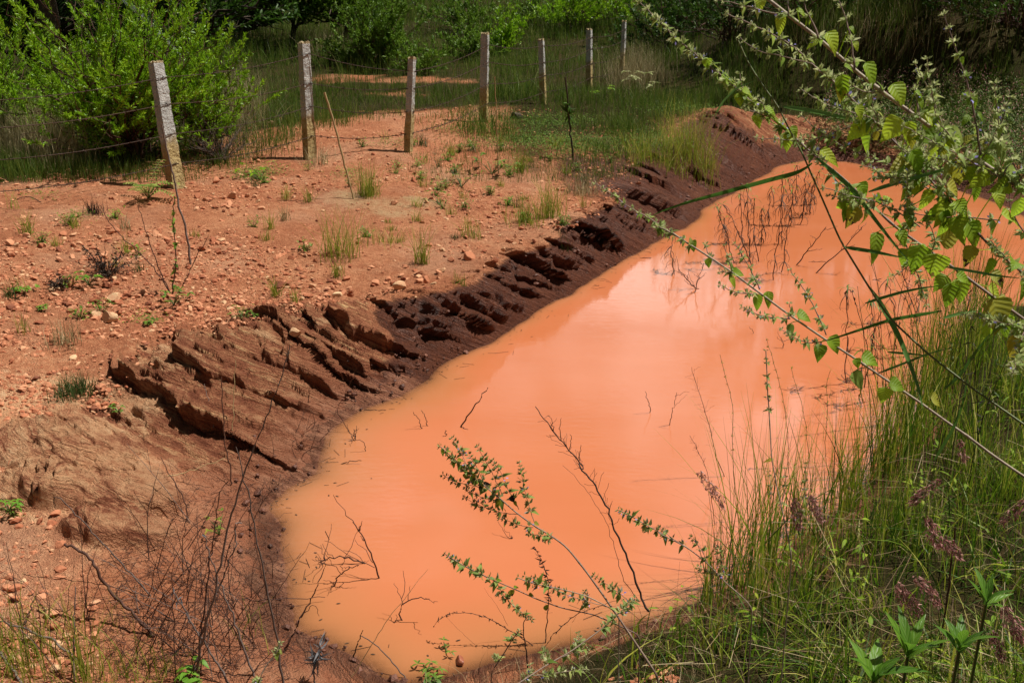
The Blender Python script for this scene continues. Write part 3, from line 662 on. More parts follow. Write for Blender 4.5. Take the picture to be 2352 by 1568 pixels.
# ------------------------------------------------------------ shrubs and trees behind the fence
def bush(name, base, H, spread, nb, nl, ll, lw, lm, label, cat, group=None, seed=1, up=.75, shape='lance', low=.15, stem='twig', crown_name='foliage', clump=.22, trunk=None, flat=1.0):
    global rng
    rng = np.random.default_rng(seed); base = np.asarray(base, float)
    root = empty(name, base, label, cat, group)
    st = MB(); lf = MB()
    a = rng.uniform(0, 2*math.pi, nb); rr = np.sqrt(rng.uniform(.02, 1, nb)); hh = H*(rng.uniform(.45, 1, nb))*(1-.35*rr**2)
    if trunk:
        tp = smoothp([[0, 0, -.1], [trunk[0]*.4, trunk[1]*.4, trunk[2]*.5], [trunk[0], trunk[1], trunk[2]]], 10)+base
        tubes(st, tp, np.linspace(trunk[3], trunk[3]*.7, 10), 8); o0 = tp[-1]
    else: o0 = base
    tips = np.stack([np.cos(a)*rr*spread, np.sin(a)*rr*spread*flat, hh], -1)
    if trunk: tips[:, 2] -= trunk[2]*.8
    K = 12; tt = np.linspace(0, 1, K)
    tips[:int(nb*.45), 2] *= rng.uniform(.12, .6, int(nb*.45))
    start = o0+np.stack([rng.normal(0, .06*spread, nb), rng.normal(0, .06*spread, nb), np.full(nb, -.03)], -1)*(0.3 if trunk else 1)
    P = start[:, None]+(tips[:, None])*np.stack([tt**1.25, tt**1.25, tt**.8], -1)[None]
    P = P+rng.normal(0, .035*H, P.shape)*tt[None, :, None]*.7
    R0 = (.008 if trunk else .0045)*H*(rng.uniform(.6, 1.2, nb))+.003
    tubes(st, P, R0[:, None]*(1-.8*tt)[None], 5)
    # side twigs
    ns = nb*7; bi = rng.integers(0, nb, ns); ti = rng.uniform(low, 1, ns); kf = ti*(K-1); k0 = np.minimum(kf.astype(int), K-2)
    b0 = P[bi, k0]+(P[bi, k0+1]-P[bi, k0])*(kf-k0)[:, None]
    dr = nrm(rdir(ns)+np.array([0, 0, up])+nrm(tips[bi])*.8); tl = H*rng.uniform(.12, .32, ns)*(1-.3*ti)
    K2 = 6; t2 = np.linspace(0, 1, K2)
    P2 = b0[:, None]+dr[:, None]*(tl[:, None]*t2[None])[..., None]; P2[..., 2] += .25*tl[:, None]*t2[None]**2*up
    tubes(st, P2, np.full((ns, 1), (.0022 if trunk else .0012)*H+.0012)*(1-.75*t2)[None], 4)
    # leaves on the twigs, thick towards the ends
    li = rng.integers(0, ns, nl); lt = rng.beta(1.8, 1.0, nl); kf = lt*(K2-1); k0 = np.minimum(kf.astype(int), K2-2)
    lp = P2[li, k0]+(P2[li, k0+1]-P2[li, k0])*(kf-k0)[:, None]
    ld = nrm(dr[li]*.9+rdir(nl)*.8+np.array([0, 0, .25*up]))
    rnd = np.clip(.5*rng.random(ns)[li]+.5*rng.random(nl), 0, 1)
    leaves(lf, lp, ld, rdir(nl, .1, 1), ll*rng.uniform(.6, 1.2, nl), lw*rng.uniform(.7, 1.2, nl), 4, 3, shape, .15, .3, rnd=rnd)
    st.build('trunk' if trunk else 'stem', M[stem], root); lf.build(crown_name, M[lm], root)
    return root
def G(u, v, Y=None):
    if Y is None: return hit(u, v)
    x = at(u, v, Y); x[2] = ground_z(x[0], x[1]); return x
bush('shrub', G(310, 405, 12.6), 2.65, 1.5, 90, 52000, .058, .0125, 'shrub', 'big bright green narrow leaved shrub just behind the nearest granite post', 'shrub', seed=3, up=.55)
bush('shrub', G(470, 330, 12.9), 1.75, .55, 26, 6000, .06,   .014, 'shrub', 'lower right hand offshoot of bright green shrub, leaning towards the second post', 'shrub', seed=5)
bush('shrub', G(10, 380, 13.4), 2.0, .75, 40, 13000, .062, .014, 'shrub', 'bright green shrub cut off by the left picture edge, tall grass below', 'shrub', seed=4)
bush('shrub', G(150, 330, 14.2), 1.35, .6, 34, 9000, .062, .014, 'shrub', 'yellowish green thin shrub between the two big bright shrubs', 'shrub', seed=6)
bush('dead_brush', G(505, 345, 12.7), .75, .6, 60, 260, .03, .01, 'dead_leaf', 'tangle of grey dead brush at the foot of bright green shrub', 'dead shrub', seed=8, stem='twig_grey')
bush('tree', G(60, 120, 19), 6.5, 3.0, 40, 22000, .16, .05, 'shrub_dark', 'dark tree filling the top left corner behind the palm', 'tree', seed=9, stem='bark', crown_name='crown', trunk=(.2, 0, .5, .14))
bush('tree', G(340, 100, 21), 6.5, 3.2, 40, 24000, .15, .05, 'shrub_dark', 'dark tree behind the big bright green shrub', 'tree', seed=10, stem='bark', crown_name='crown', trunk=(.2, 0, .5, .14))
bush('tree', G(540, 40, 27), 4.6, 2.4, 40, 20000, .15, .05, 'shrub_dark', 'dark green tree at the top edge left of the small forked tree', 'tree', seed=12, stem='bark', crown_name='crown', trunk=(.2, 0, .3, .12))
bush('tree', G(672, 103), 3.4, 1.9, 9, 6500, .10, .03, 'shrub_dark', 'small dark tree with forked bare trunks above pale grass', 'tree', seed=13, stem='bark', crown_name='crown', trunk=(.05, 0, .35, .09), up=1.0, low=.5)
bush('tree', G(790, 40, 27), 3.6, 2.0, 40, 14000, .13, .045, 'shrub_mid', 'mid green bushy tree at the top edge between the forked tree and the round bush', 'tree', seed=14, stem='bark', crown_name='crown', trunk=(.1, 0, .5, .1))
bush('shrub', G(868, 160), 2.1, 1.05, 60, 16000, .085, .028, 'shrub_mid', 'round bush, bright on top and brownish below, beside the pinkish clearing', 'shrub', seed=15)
for k, (u, v, H, sp, n, m, lab) in enumerate([
    (1075, 75, 1.7, 1.7, 5200, 'shrub_mid', 'low pale green bush on the slope between the third and fourth posts'),
    (1320, 70, 2.0, 2.0, 6500, 'shrub', 'bright yellow green bush on the slope behind the last granite posts'),
    (1415, 55, 1.8, 1.6, 5200, 'shrub', 'bright green bush on the slope just above the farthest post'),
    (1225, 60, 1.3, 1.3, 3600, 'shrub_mid', 'low bush on the grassy slope above the slim fifth post'),
    (1070, 135, 1.0, .9, 3000, 'shrub_mid', 'leafy weed thicket beyond the wire left of the tall fourth post'),
    (1165, 118, 1.2, .6, 2600, 'shrub', 'upright leafy weed beyond the wire right of the tall fourth post'),
    (960, 170, .8, .7, 2200, 'shrub_mid', 'small leafy thicket beside the round bush at the clearing'),
    (790, 150, .8, 1.0, 2600, 'grass_far', 'pale greyish low bush left of the round bush'),
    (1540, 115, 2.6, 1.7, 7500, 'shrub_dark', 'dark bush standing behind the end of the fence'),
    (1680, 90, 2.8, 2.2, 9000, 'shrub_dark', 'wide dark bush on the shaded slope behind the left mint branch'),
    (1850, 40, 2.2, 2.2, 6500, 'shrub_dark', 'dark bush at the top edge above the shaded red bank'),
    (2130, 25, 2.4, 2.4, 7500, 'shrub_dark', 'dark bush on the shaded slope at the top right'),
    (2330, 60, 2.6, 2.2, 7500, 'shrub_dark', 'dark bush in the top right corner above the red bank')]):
    bush('shrub', G(u, v), H, sp, 34, n, .09, .03, m, lab, 'shrub', seed=40+k)
# tall trees on the right whose crowns stand above the frame and shade the slope
for k, (x, y, H) in enumerate([(9.5, 29, 7.5), (15.5, 25, 8.5), (20, 31, 9.5)]):
    bush('tree', (x, y, float(ground_z(x, y))), H, 3.6, 40, 15000, .22, .08, 'shrub_dark', ['dark tree on the right hand slope, its leaves hanging into the top edge', 'tall dark tree over the right hand slope', 'tall dark tree farthest right on the slope'][k], 'tree', seed=70+k, stem='bark', crown_name='crown', trunk=(.2, 0, 2.2, .2))
def palm(base, label):
    global rng; rng = np.random.default_rng(17); base = np.asarray(base)
    root = empty('palm_tree', base, label, 'palm'); mb = MB()
    tp = smoothp([[0, 0, -.1], [.1, 0, 1.0], [.15, 0, 2.0]], 14)+base; tubes(mb, tp, .16+.02*np.sin(np.arange(14)*2.2), 10); mb.build('trunk', M['bark'], root)
    for k in range(20):
        a = k*2.4; el = .2+1.0*((k*.37) % 1); Lf = 2.1*rng.uniform(.85, 1.1); mb = MB()
        tt = np.linspace(0, 1, 22); hx = Lf*tt*math.cos(el*.9); hz = Lf*(tt*math.sin(el)-.75*tt**2*(1.1-.4*el))
        r = tp[-1]+np.stack([np.cos(a)*hx, np.sin(a)*hx, hz], -1); tubes(mb, r, np.linspace(.022, .004, 22), 4)
        li = np.repeat(resample(r, 40)[4:], 2, 0); T = np.repeat(nrm(np.gradient(resample(r, 40), axis=0))[4:], 2, 0); sg = np.tile([1, -1], len(li)//2)[:, None]
        sd_ = nrm(np.cross(T, [0, 0, 1])); leaves(mb, li, nrm(T*.9+sd_*sg*.8+np.array([0, 0, .25])), np.array([0, 0, 1.]), .42*np.repeat(np.sin(np.linspace(.35, 2.95, 36)), 2), .026, 4, 2, 'lance', .25)
        mb.build('frond', M['palm'], root)
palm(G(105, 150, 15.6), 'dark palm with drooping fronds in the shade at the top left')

# ------------------------------------------------------------ grass that nobody could count
def blades(mb, p, h, w, lean=.35, K=4, droop=.35, dirn=None):
    n = len(p); a = rng.uniform(0, 2*math.pi, n); hd = np.stack([np.cos(a), np.sin(a), 0*a], -1) if dirn is None else dirn
    l = np.abs(rng.normal(0, lean, n)); t = np.linspace(0, 1, K)
    P = p[:, None]+np.array([0, 0, 1.])*(h[:, None]*(t-droop*l[:, None]*t**2))[..., None]+hd[:, None]*(h*l)[:, None, None]*(t**1.7)[None, :, None]
    yaw = rng.uniform(0, math.pi, n); side = np.stack([np.cos(yaw), np.sin(yaw), 0*yaw], -1)
    ribbons(mb, P, w[:, None]*(1-t**1.6*.92)[None], side)
def scatter(u0, u1, v0, v1, n, dens):
    p = hits(rng.uniform(u0, u1, n), rng.uniform(v0, v1, n)); k = rng.random(n) < dens(p); return p[k]
def far_grass():
    global rng; rng = np.random.default_rng(31)
    mb = MB()
    line = lambda p: -(p[:, 0]*.9-p[:, 1]*.44)-(3.74*.9+11.3*.44)     # metres behind the fence
    cl = hit(930, 190)
    def dens(p):
        s = shore(p[:, 0], p[:, 1])[0]
        d = ss(-.1, .6, line(p)+.5*fbm(p[:, 0]*.8, p[:, 1]*.8, 2, 5)); d = np.maximum(d, .85*ss(11.3, 12.8, p[:, 1])*ss(-1.7, -.3, p[:, 0])); d = np.maximum(d, ss(16.5, 17.5, p[:, 1]))
        d = d*(1-.95*np.exp(-(((p[:, 0]-cl[0])/2.6)**2+((p[:, 1]-cl[1])/1.5)**2)))
        d = d*ss(.7, 1.5, s)*(.35+.65*ss(-.3, .2, fbm(p[:, 0]*.7, p[:, 1]*.7, 3, 7)))
        red = ss(18.3, 18.8, p[:, 1]+.1*(p[:, 0]-6))*(1-ss(19.6, 20.2, p[:, 1]+.1*(p[:, 0]-6)))*ss(3.5, 5.5, p[:, 0])
        return d*(1-.9*red)
    p = scatter(-160, 2500, -70, 420, 80000, dens); p = np.vstack([p, scatter(-1100, -160, -70, 420, 14000, dens), scatter(2500, 3200, -70, 420, 7000, dens)]); r = np.hypot(p[:, 0], p[:, 1])
    h = rng.uniform(.14, .5, len(p))*(.8+.5*ss(14, 40, r))*(.5+.9*ss(-.4, .5, fbm(p[:, 0]*.4, p[:, 1]*.4, 2, 8))); h *= 1-.45*((p[:, 0] > -2.5) & (p[:, 1] < 17))
    pass
    rep = 3; p3 = np.repeat(p, rep, 0)+rng.normal(0, .06, (len(p)*rep, 3))*np.array([1, 1, 0])*np.repeat(r, rep)[:, None]/15
    h3 = np.repeat(h, rep)*rng.uniform(.6, 1.2, len(p3)); blades(mb, p3, h3, .0052*np.repeat(r, rep)/13, .3)
    tag(mb.build('grass', M['grass_far'], smooth=True), 'dull green grass covering the slope beyond the fence', 'grass', kind='stuff')
    mb = MB()
    for (u, v, du, dv, n) in [(-250, 330, 200, 40, 1500), (50, 330, 90, 40, 2600), (560, 260, 60, 50, 800), (740, 130, 60, 14, 350), (140, 370, 60, 20, 900), (1460, 190, 60, 25, 900), (1980, 90, 280, 50, 350)]:
        p = hits(rng.normal(u, du*.6, n), rng.normal(v, dv*.6, n)); r = np.hypot(p[:, 0], p[:, 1]); blades(mb, p, rng.uniform(.3, .85, n), .0045*r/13, .35)
    tag(mb.build('grass', M['grass_dry']), 'tall dry greyish grass among the shrubs behind the fence', 'grass', kind='stuff')
far_grass()
def weeds():                                        # low leafy cover on the far right shore and creeping green by the fence
    global rng; rng = np.random.default_rng(33); mb = MB()
    p = scatter(1890, 2480, 225, 430, 3400, lambda p: ss(.1, .5, shore(p[:, 0], p[:, 1])[0])*(p[:, 0] > 3.9)*(p[:, 1] < 19.2)); n = len(p)
    for j in range(7):
        ang = rng.normal(0, .12, (n, 3)); pos = p+np.array([0, 0, 1])*(.06+.055*j+.03*rng.random(n))[:, None]+ang*.4
        leaves(mb, pos, rdir(n, -.1, .8), np.array([0, 0, 1.]), rng.uniform(.04, .09, n), .015, 4, 3, 'lance', .5)
    tag(mb.build('weeds', M['grass_far']), 'low leafy weeds covering the far right shore of the pond', 'weeds', kind='stuff')
    mb = MB(); p = scatter(1890, 2480, 215, 420, 900, lambda p: (p[:, 0] > 3.9)*(shore(p[:, 0], p[:, 1])[0] > .2)*1.0); n = len(p)
    for j in range(6): leaves(mb, p+np.array([0, 0, .32+.03*j])+rng.normal(0, .02, (n, 3)), rdir(n, 0, 1), np.array([0, 0, 1.]), .045, .012, 3, 2, 'lance')
    tag(mb.build('weed_flowers', M['pink']), 'pinkish flower heads above the low weeds on the far right shore', 'flowers', kind='stuff')
    mb = MB()
    for (u, v, du, dv, n) in [(1200, 320, 120, 20, 1500), (1330, 335, 130, 25, 2600), (1500, 325, 90, 30, 1900), (1560, 250, 90, 18, 1200), (1250, 280, 150, 20, 1500), (600, 395, 60, 12, 420), (570, 405, 40, 10, 250), (800, 400, 40, 12, 200), (1060, 300, 60, 14, 300), (180, 500, 40, 14, 160), (90, 450, 50, 12, 100), (330, 735, 50, 12, 90), (560, 725, 25, 10, 50), (1160, 385, 30, 8, 90), (1010, 420, 60, 14, 120), (30, 1190, 14, 8, 60), (890, 330, 60, 12, 150)]:
        p = hits(rng.normal(u, du*.55, n), rng.normal(v, dv*.55, n)); n = len(p); p[:, 2] += rng.uniform(.0, .05, n); leaves(mb, p, rdir(n, -.05, .6), np.array([0, 0, 1.]), rng.uniform(.02, .05, n)*(p[:, 1]/12)**.7, .013*(p[:, 1]/12)**.7, 4, 3, 'ovate', .3)
    tag(mb.build('creeping_weeds', M['shrub_mid']), 'small creeping green weeds on the red earth by the fence', 'weeds', kind='stuff')
weeds()
def tuft(u, v, h, n, spread, mat, label, lean=.45, w=.005, cat='grass tuft', group=None):
    global rng; rng = np.random.default_rng(int(u*7+v)); b = hit(u, v); mb = MB(); sc = np.linalg.norm(b)/7
    p = b+np.clip(rng.normal(0, spread, (n, 3)), -2*spread, 2*spread)*np.array([1, 1, 0]); p[:, 2] = ground_z(p[:, 0], p[:, 1])-.01
    blades(mb, p-b, h*rng.uniform(.4, 1.15, n), np.full(n, w*max(.8, sc**.5)), lean, 5)
    o = mb.build('grass_tuft', M[mat]); o.location = b; tag(o, label, cat, group)
for a in [(845, 450, .42, 130, .06, 'tuft', 'spiky yellow green grass tuft at the foot of the pale cane, by the sand patch'),
          (1195, 395, .34, 90, .05, 'tuft', 'fresh green grass tuft in the middle of the terrace right of the thin brown stake'),
          (1205, 515, .36, 120, .10, 'tuft', 'yellowish grass tuft near the brink of the bank, left one of two'),
          (1265, 500, .5, 120, .08, 'tuft', 'taller yellow green grass tuft at the brink, right one of two'),
          (1335, 445, .28, 130, .10, 'grass_dry', 'dry olive grass tuft at the edge of the smooth brown mud'),
          (1475, 370, .55, 170, .16, 'tuft', 'upright grass clump on the mud left of the tallest clump'),
          (1585, 370, .85, 330, .20, 'tuft', 'tallest bright grass clump beside the earth mound at the pond'),
          (1545, 385, .4, 120, .12, 'tuft', 'short reddish green grass clump at the foot of the tallest clump'),
          (1120, 310, .55, 240, .25, 'grass_far', 'dense dark grass clump around the foot of the tall fourth post'),
          (1180, 230, .75, 260, .3, 'grass_far', 'big dark green grass clump behind the thin brown stake'),
          (785, 590, .52, 120, .09, 'tuft', 'tall thin yellow green grass tuft, left of the pair above the bank'),
          (970, 605, .42, 70, .03, 'tuft', 'spreading grass tuft above the dark bank hollow'),
          (775, 635, .24, 40, .03, 'tuft', 'small thin grass tuft below the tall thin yellow green one'),
          (1085, 545, .28, 50, .05, 'tuft', 'small grass tuft left of the two tufts at the brink'),
          (880, 560, .22, 60, .10, 'tuft', 'sparse short grass tuft between the two tall tufts above the bank'),
          (730, 375, .3, 80, .10, 'grass_dry', 'dry grass tuft at the foot of the second granite post'),
          (218, 490, .18, 90, .05, 'twig_dark', 'dark dead grass tuft left of the nearest granite post'),
          (172, 905, .17, 260, .06, 'tuft_dark', 'dark green grass cushion on the tan ground at the left'),
          (635, 680, .22, 40, .02, 'tuft', 'thin yellow grass tuft above the rock ledges'),
          (680, 693, .15, 30, .02, 'tuft', 'tiny grass tuft right of thin yellow one above the rock ledges'),
          (150, 790, .22, 90, .06, 'grass_dry', 'dry straw coloured grass tuft above the tan ground'),
          (1290, 560, .14, 50, .05, 'tuft_dark', 'short green tuft hanging at the brink of the bank'),
          (1055, 655, .14, 40, .03, 'tuft', 'small drooping tuft on the lip of the bank hollow'),
          (1035, 355, .16, 50, .05, 'tuft', 'small green tuft right of the short brownish post'),
          (970, 335, .2, 60, .05, 'tuft_dark', 'dark tuft beside the foot of the short brownish post'),
          (1440, 300, .35, 160, .13, 'grass_far', 'low dull grass clump beyond the leafy sapling')]: tuft(*a)

def terrace_weeds():
    global rng; r9 = np.random.default_rng(91)
    lab = {'grass_tuft': 'small sparse grass tuft dotted on the bare stony terrace before the fence', 'small_weed': 'small low green weed dotted on the bare stony terrace before the fence'}
    for k in range(95):
        u, v = r9.uniform(420, 1420), r9.uniform(310, 600)
        if r9.random() < .55: u, v = r9.uniform(900, 1500), r9.uniform(330, 480)
        if r9.random() < .25: u, v = r9.uniform(20, 420), r9.uniform(470, 780)
        b = hit(u, v); s_, w_, _, _ = shore(b[0], b[1])
        if s_ < w_: continue
        rng = np.random.default_rng(900+k); mb = MB(); n = rng.integers(14, 46); kind = 'grass_tuft' if r9.random() < .55 else 'small_weed'
        if kind == 'grass_tuft':
            p = np.clip(rng.normal(0, .03, (n, 3)), -.06, .06)*np.array([1, 1, 0]); blades(mb, p-[0, 0, .01], rng.uniform(.06, .26)*rng.uniform(.4, 1.1, n), np.full(n, .0055), .6, 5); m = ['tuft', 'tuft', 'grass_dry', 'tuft_dark'][rng.integers(0, 4)]
        else:
            p = np.clip(rng.normal(0, .035, (n, 3)), -.09, .09)*np.array([1, 1, 0])+np.array([0, 0, 1])*rng.uniform(0, .1, (n, 1)); leaves(mb, p, rdir(n, -.1, .8), np.array([0, 0, 1.]), rng.uniform(.025, .055, n), .018, 4, 3, 'ovate', .3); tubes(mb, np.stack([p*np.array([.2, .2, 0]), p*.6, p], 1), np.full((n, 3), .0016), 3); m = ['shrub_mid', 'seedling', 'shrub_mid'][rng.integers(0, 3)]
        o = mb.build(kind, M[m]); o.location = b; tag(o, lab[kind], 'grass tuft' if kind == 'grass_tuft' else 'weed', 'small tufts dotted over the terrace' if kind == 'grass_tuft' else 'small weeds dotted over the terrace')
terrace_weeds()
_t = NT('wet_clod'); M['clod'] = _t.done(_t.pr(_t.ramp(_t.math('ADD', _t.math('MULTIPLY', _t.attr('luv')[2], .6), _t.math('MULTIPLY', _t.noise(50, 3, .6, _t.geo()), .4)), [(.1, (.045, .016, .009)), (.6, (.13, .046, .026)), (1, (.27, .11, .065))]), .55, _t.bump(_t.noise(90, 4, .6, _t.geo()), .6, .01), .35).outputs[0])
def clods():
    mb = MB(); r9 = np.random.default_rng(92); k = r9.integers(0, len(POLY), 1700); o_ = np.abs(r9.normal(0, .14, 1700))
    p = POLY[k]+r9.normal(0, .05, (1700, 2))-_nor[k]*0; x = p[:, 0]; y = p[:, 1]
    x = x-EN[0]*o_; y = y-EN[1]*o_; s_, w_, h_, T_ = shore(x, y); keep = (s_ > -.015) & (s_ < .5) & (h_ > .05) & (y < 17) & (y > 3.2); x, y = x[keep], y[keep]; n = len(x)
    sz = np.clip(r9.lognormal(-4.9, .75, n), .003, .035); z = ground_z(x, y)+.012
    R_ = rotz(n); ch = r9.integers(0, 14, n); P_ = np.stack([x, y, z], -1)
    for j in range(14):
        m = ch == j; X = np.einsum('nij,vj->nvi', R_[m], CH1[j])*sz[m][:, None, None]+P_[m][:, None]; a = np.zeros(X.shape); a[..., 2] = r9.uniform(0, 1, m.sum())[:, None]
        mb.add(X, None, T1[None]+(np.arange(m.sum())*len(V1))[:, None, None], a)
    tag(mb.build('clods', M['clod'], smooth=False), 'crumbled wet clods of mud along the foot of the bank', 'mud', kind='stuff')
clods()
# ------------------------------------------------------------ plants and stalks in the foreground
def px(pts, Y0, Y1=None):                           # a path through sight lines, its distance going from Y0 to Y1
    p = np.asarray(pts, float); d = np.concatenate([[0], np.cumsum(np.hypot(*np.diff(p, axis=0).T))]); d /= max(d[-1], 1e-9)
    Y1 = Y0 if Y1 is None else Y1; return at(p[:, 0], p[:, 1], Y0+(Y1-Y0)*d)
def near_pt(path, p):
    d = np.linalg.norm(path-p, axis=1); return path[d.argmin()]
def whorl(fl, lf, pe, c, ax, sz, nc=11, viol=.3, small=2):
    ax = nrm(ax); d = rdir(nc); d = nrm(d-ax*(d@ax)[:, None]*.75+ax*.35)
    leaves(fl, c+d*sz*.12, d, rdir(nc), sz*rng.uniform(.35, .62, nc), sz*.24, 4, 3, 'ovate', .1, .5)
    leaves(fl, c+d[:nc//2]*sz*.4, nrm(d[:nc//2]+.4*rdir(nc//2)), rdir(nc//2), sz*rng.uniform(.25, .4, nc//2), sz*.05, 3, 2, 'lance')
    if small:
        d = rdir(small); d = nrm(d-ax*(d@ax)[:, None]*.6+np.array([0, 0, -.15])); leaves(lf, np.tile(c, (small, 1)), d, np.array([0, -.35, 1.]), sz*rng.uniform(.6, 1.05, small), sz*.42, 6, 3, 'ovate', .5, .3, serr=.06)
    if pe is not None and rng.random() < viol:
        n = 3; d = rdir(n); leaves(pe, c+d*sz*.3, d, rdir(n), sz*.28, sz*.2, 3, 3, 'ovate')
def spike(parent, path, r0, r1, sz, gap, name, calyx='calyx', start=0.0, viol=.3, small=2, nc=11, stem='mint_stem', tipdense=True):
    """one flowering shoot: stem, flower clusters, small leaves and violet petals as sub-parts"""
    n = max(6, int(np.linalg.norm(np.diff(path, axis=0), axis=1).sum()/.012)); P = smoothp(path, n, 2); P[1:-1] += rng.normal(0, .0007, P[1:-1].shape)
    mb = MB(); tubes(mb, P, np.linspace(r0, r1, n), 6); o = mb.build(name, M[stem], parent)
    Ls = np.linalg.norm(np.diff(P, axis=0), axis=1).sum(); fl, lf, pe = MB(), MB(), MB()
    x = start*Ls
    while x < Ls:
        f = x/Ls; k = min(int(f*(n-1)), n-2); c = P[k]; ax = P[k+1]-P[k]
        s_ = sz*(1.0-.45*f**3)*rng.uniform(.8, 1.15); whorl(fl, lf, pe, c, ax, s_, nc, viol, small if f < .93 else 0)
        x += gap*(1-.55*f if tipdense else 1)*rng.uniform(.8, 1.2)
    whorl(fl, lf, pe, P[-1], P[-1]-P[-2], sz*.6, nc, 0, 0)
    fl.build('flower_cluster', M[calyx], o)
    if lf.n: lf.build('small_leaves', M['mint_small'], o)
    if pe.n: pe.build('petals', M['petal'], o)
    return P
def big_leaf(parent, u, v, Y, ang, ln, wd, mat='mint', tilt=.95, droop=.35, stalk=None, label=None):
    """a broad toothed leaf: ang is its heading on the picture in degrees (0 right, 90 down), ln and wd in picture pixels"""
    c = at(u, v, Y); dep = Y*1.06; a = math.radians(ang); L_ = ln/FPX*dep; W2 = wd/FPX*dep
    rt = np.array([1., 0, 0]); dn = np.array([0, -math.sin(PITCH), -math.cos(PITCH)]); tow = np.array([0, -math.cos(PITCH), math.sin(PITCH)])
    d = nrm(rt*math.cos(a)+dn*math.sin(a)+tow*.25*rng.uniform(-1, 1)); nv = nrm(tow+np.array([0, 0, 1])*tilt+rdir(1)[0]*.25)
    mb = MB(); leaves(mb, c-d*L_*.5, d, nv, L_*1.05, W2*1.12, 17, 7, 'round', droop, .22, serr=.045, curl=.022, rnd=rng.uniform(.1, .9))
    if stalk is not None: tubes(mb, smoothp([stalk, (stalk+c-d*L_*.5)/2+np.array([0, 0, .004]), c-d*L_*.48], 7), np.full(7, .0011), 5, .9)
    o = mb.build('leaf', M[mat], parent)
    if label: tag(o, label)
    return o
def stem_part(parent, path, r0, r1, name='stem', mat='mint_stem', knots=True):
    n = max(8, int(np.linalg.norm(np.diff(path, axis=0), axis=1).sum()/.015)); P = smoothp(path, n, 2)
    r = np.linspace(r0, r1, n)
    if knots: r = r*(1+.25*(np.arange(n) % max(4, n//9) == 0))
    mb = MB(); tubes(mb, P, r, 8); mb.build(name, M[mat], parent); return P
rng = np.random.default_rng(101)
def ext_to_ground(pts, Y0, Y1, k=.62):               # carries a stem on beyond the frame down to its root
    P = px(pts, Y0, Y1); d = nrm(P[-1]-P[-3]); p = P[-1].copy(); out = [p.copy()]
    for _ in range(60):
        d = nrm(d+np.array([.0, .0, -.035])); p = p+d*.08; out.append(p.copy())
        if p[2] < ground_z(p[0], p[1])-.03: break
    return np.vstack([P, np.array(out[1:])])
# --- the long lowest stem across the water
A_pts = q(2, [(1710, 1170), (1810, 1230), (1900, 1310), (2050, 1390), (2200, 1490)])+q(6, [(0, 0), (110, 50), (230, 130), (350, 205), (490, 300), (650, 420), (860, 575), (1080, 725), (1290, 860), (1480, 990), (1690, 1130), (1840, 1240), (2000, 1350), (2130, 1450), (2300, 1567)])+q(9, [(2352, 250), (2500, 350)])
PA = ext_to_ground(A_pts, 2.75, 2.05)
ra = empty('mint_plant', PA[-1], 'long violet flowered mint stem slanting lowest across the open water', 'flowering weed', 'violet flowered mint stems leaning in from the right')
SA_ = stem_part(ra, PA[6:], .0022, .0052)
spike(ra, PA[6:0:-1] if False else PA[:8][::-1], .0022, .0012, .030, .036, 'shoot', viol=.4)
def side(parent, pts, Y0, Y1, sz=.026, gap=.03, start=.15, r=.0016, viol=.3, **k): return spike(parent, px(pts, Y0, Y1), r, .0008, sz, gap, 'shoot', start=start, viol=viol, **k)
side(ra, q(6, [(490, 300), (475, 240), (455, 170), (440, 130)]), 2.52, 2.55)
side(ra, q(6, [(350, 205), (330, 170), (320, 120)]), 2.57, 2.6)
side(ra, q(6, [(665, 410), (620, 310), (580, 230), (540, 160), (505, 120)]), 2.45, 2.5)
side(ra, q(6, [(650, 440), (580, 440), (520, 430), (450, 405), (410, 380)]), 2.45, 2.42)
side(ra, q(6, [(860, 595), (780, 590), (700, 585), (620, 555), (550, 520)]), 2.39, 2.36)
side(ra, q(6, [(1090, 700), (1050, 600), (1000, 500), (950, 400), (900, 350), (860, 285)]), 2.31, 2.36)
side(ra, q(6, [(1060, 745), (990, 752), (930, 740), (870, 705), (805, 665)]), 2.31, 2.28)
side(ra, q(6, [(865, 575), (865, 540), (855, 500)]), 2.39, 2.41)
side(ra, q(6, [(490, 300), (450, 300), (410, 295)]), 2.52, 2.5)
for (u, v, ang, ln, wd, m) in [(245, 135, 60, 80, 60, 'mint'), (340, 243, 75, 60, 45, 'mint'), (500, 362, 55, 90, 42, 'mint'), (530, 302, 10, 80, 60, 'mint'), (725, 475, 80, 110, 62, 'mint'), (655, 500, 80, 120, 60, 'mint'), (955, 580, 15, 110, 85, 'mint'), (862, 680, 85, 110, 45, 'mint_small'),
                               (1150, 762, 55, 130, 95, 'mint'), (1050, 815, 95, 120, 80, 'mint'), (1378, 856, 20, 130, 100, 'mint'), (1290, 880, 70, 70, 55, 'mint'), (1300, 990, 55, 140, 85, 'mint_small'), (1460, 1085, 100, 110, 95, 'mint'), (1550, 1020, 15, 120, 100, 'mint'), (1800, 1118, 25, 110, 90, 'mint_old')]:
    (U, V), = q(6, [(u, v)]); f = np.interp(U, [1580, 2352], [2.6, 2.05]); c = at(U, V, f)
    big_leaf(ra, U, V, f-.01, ang, ln*.36, wd*.36, m, stalk=near_pt(SA_, c), label='yellowed leaf of the low stem' if m == 'mint_old' else None)
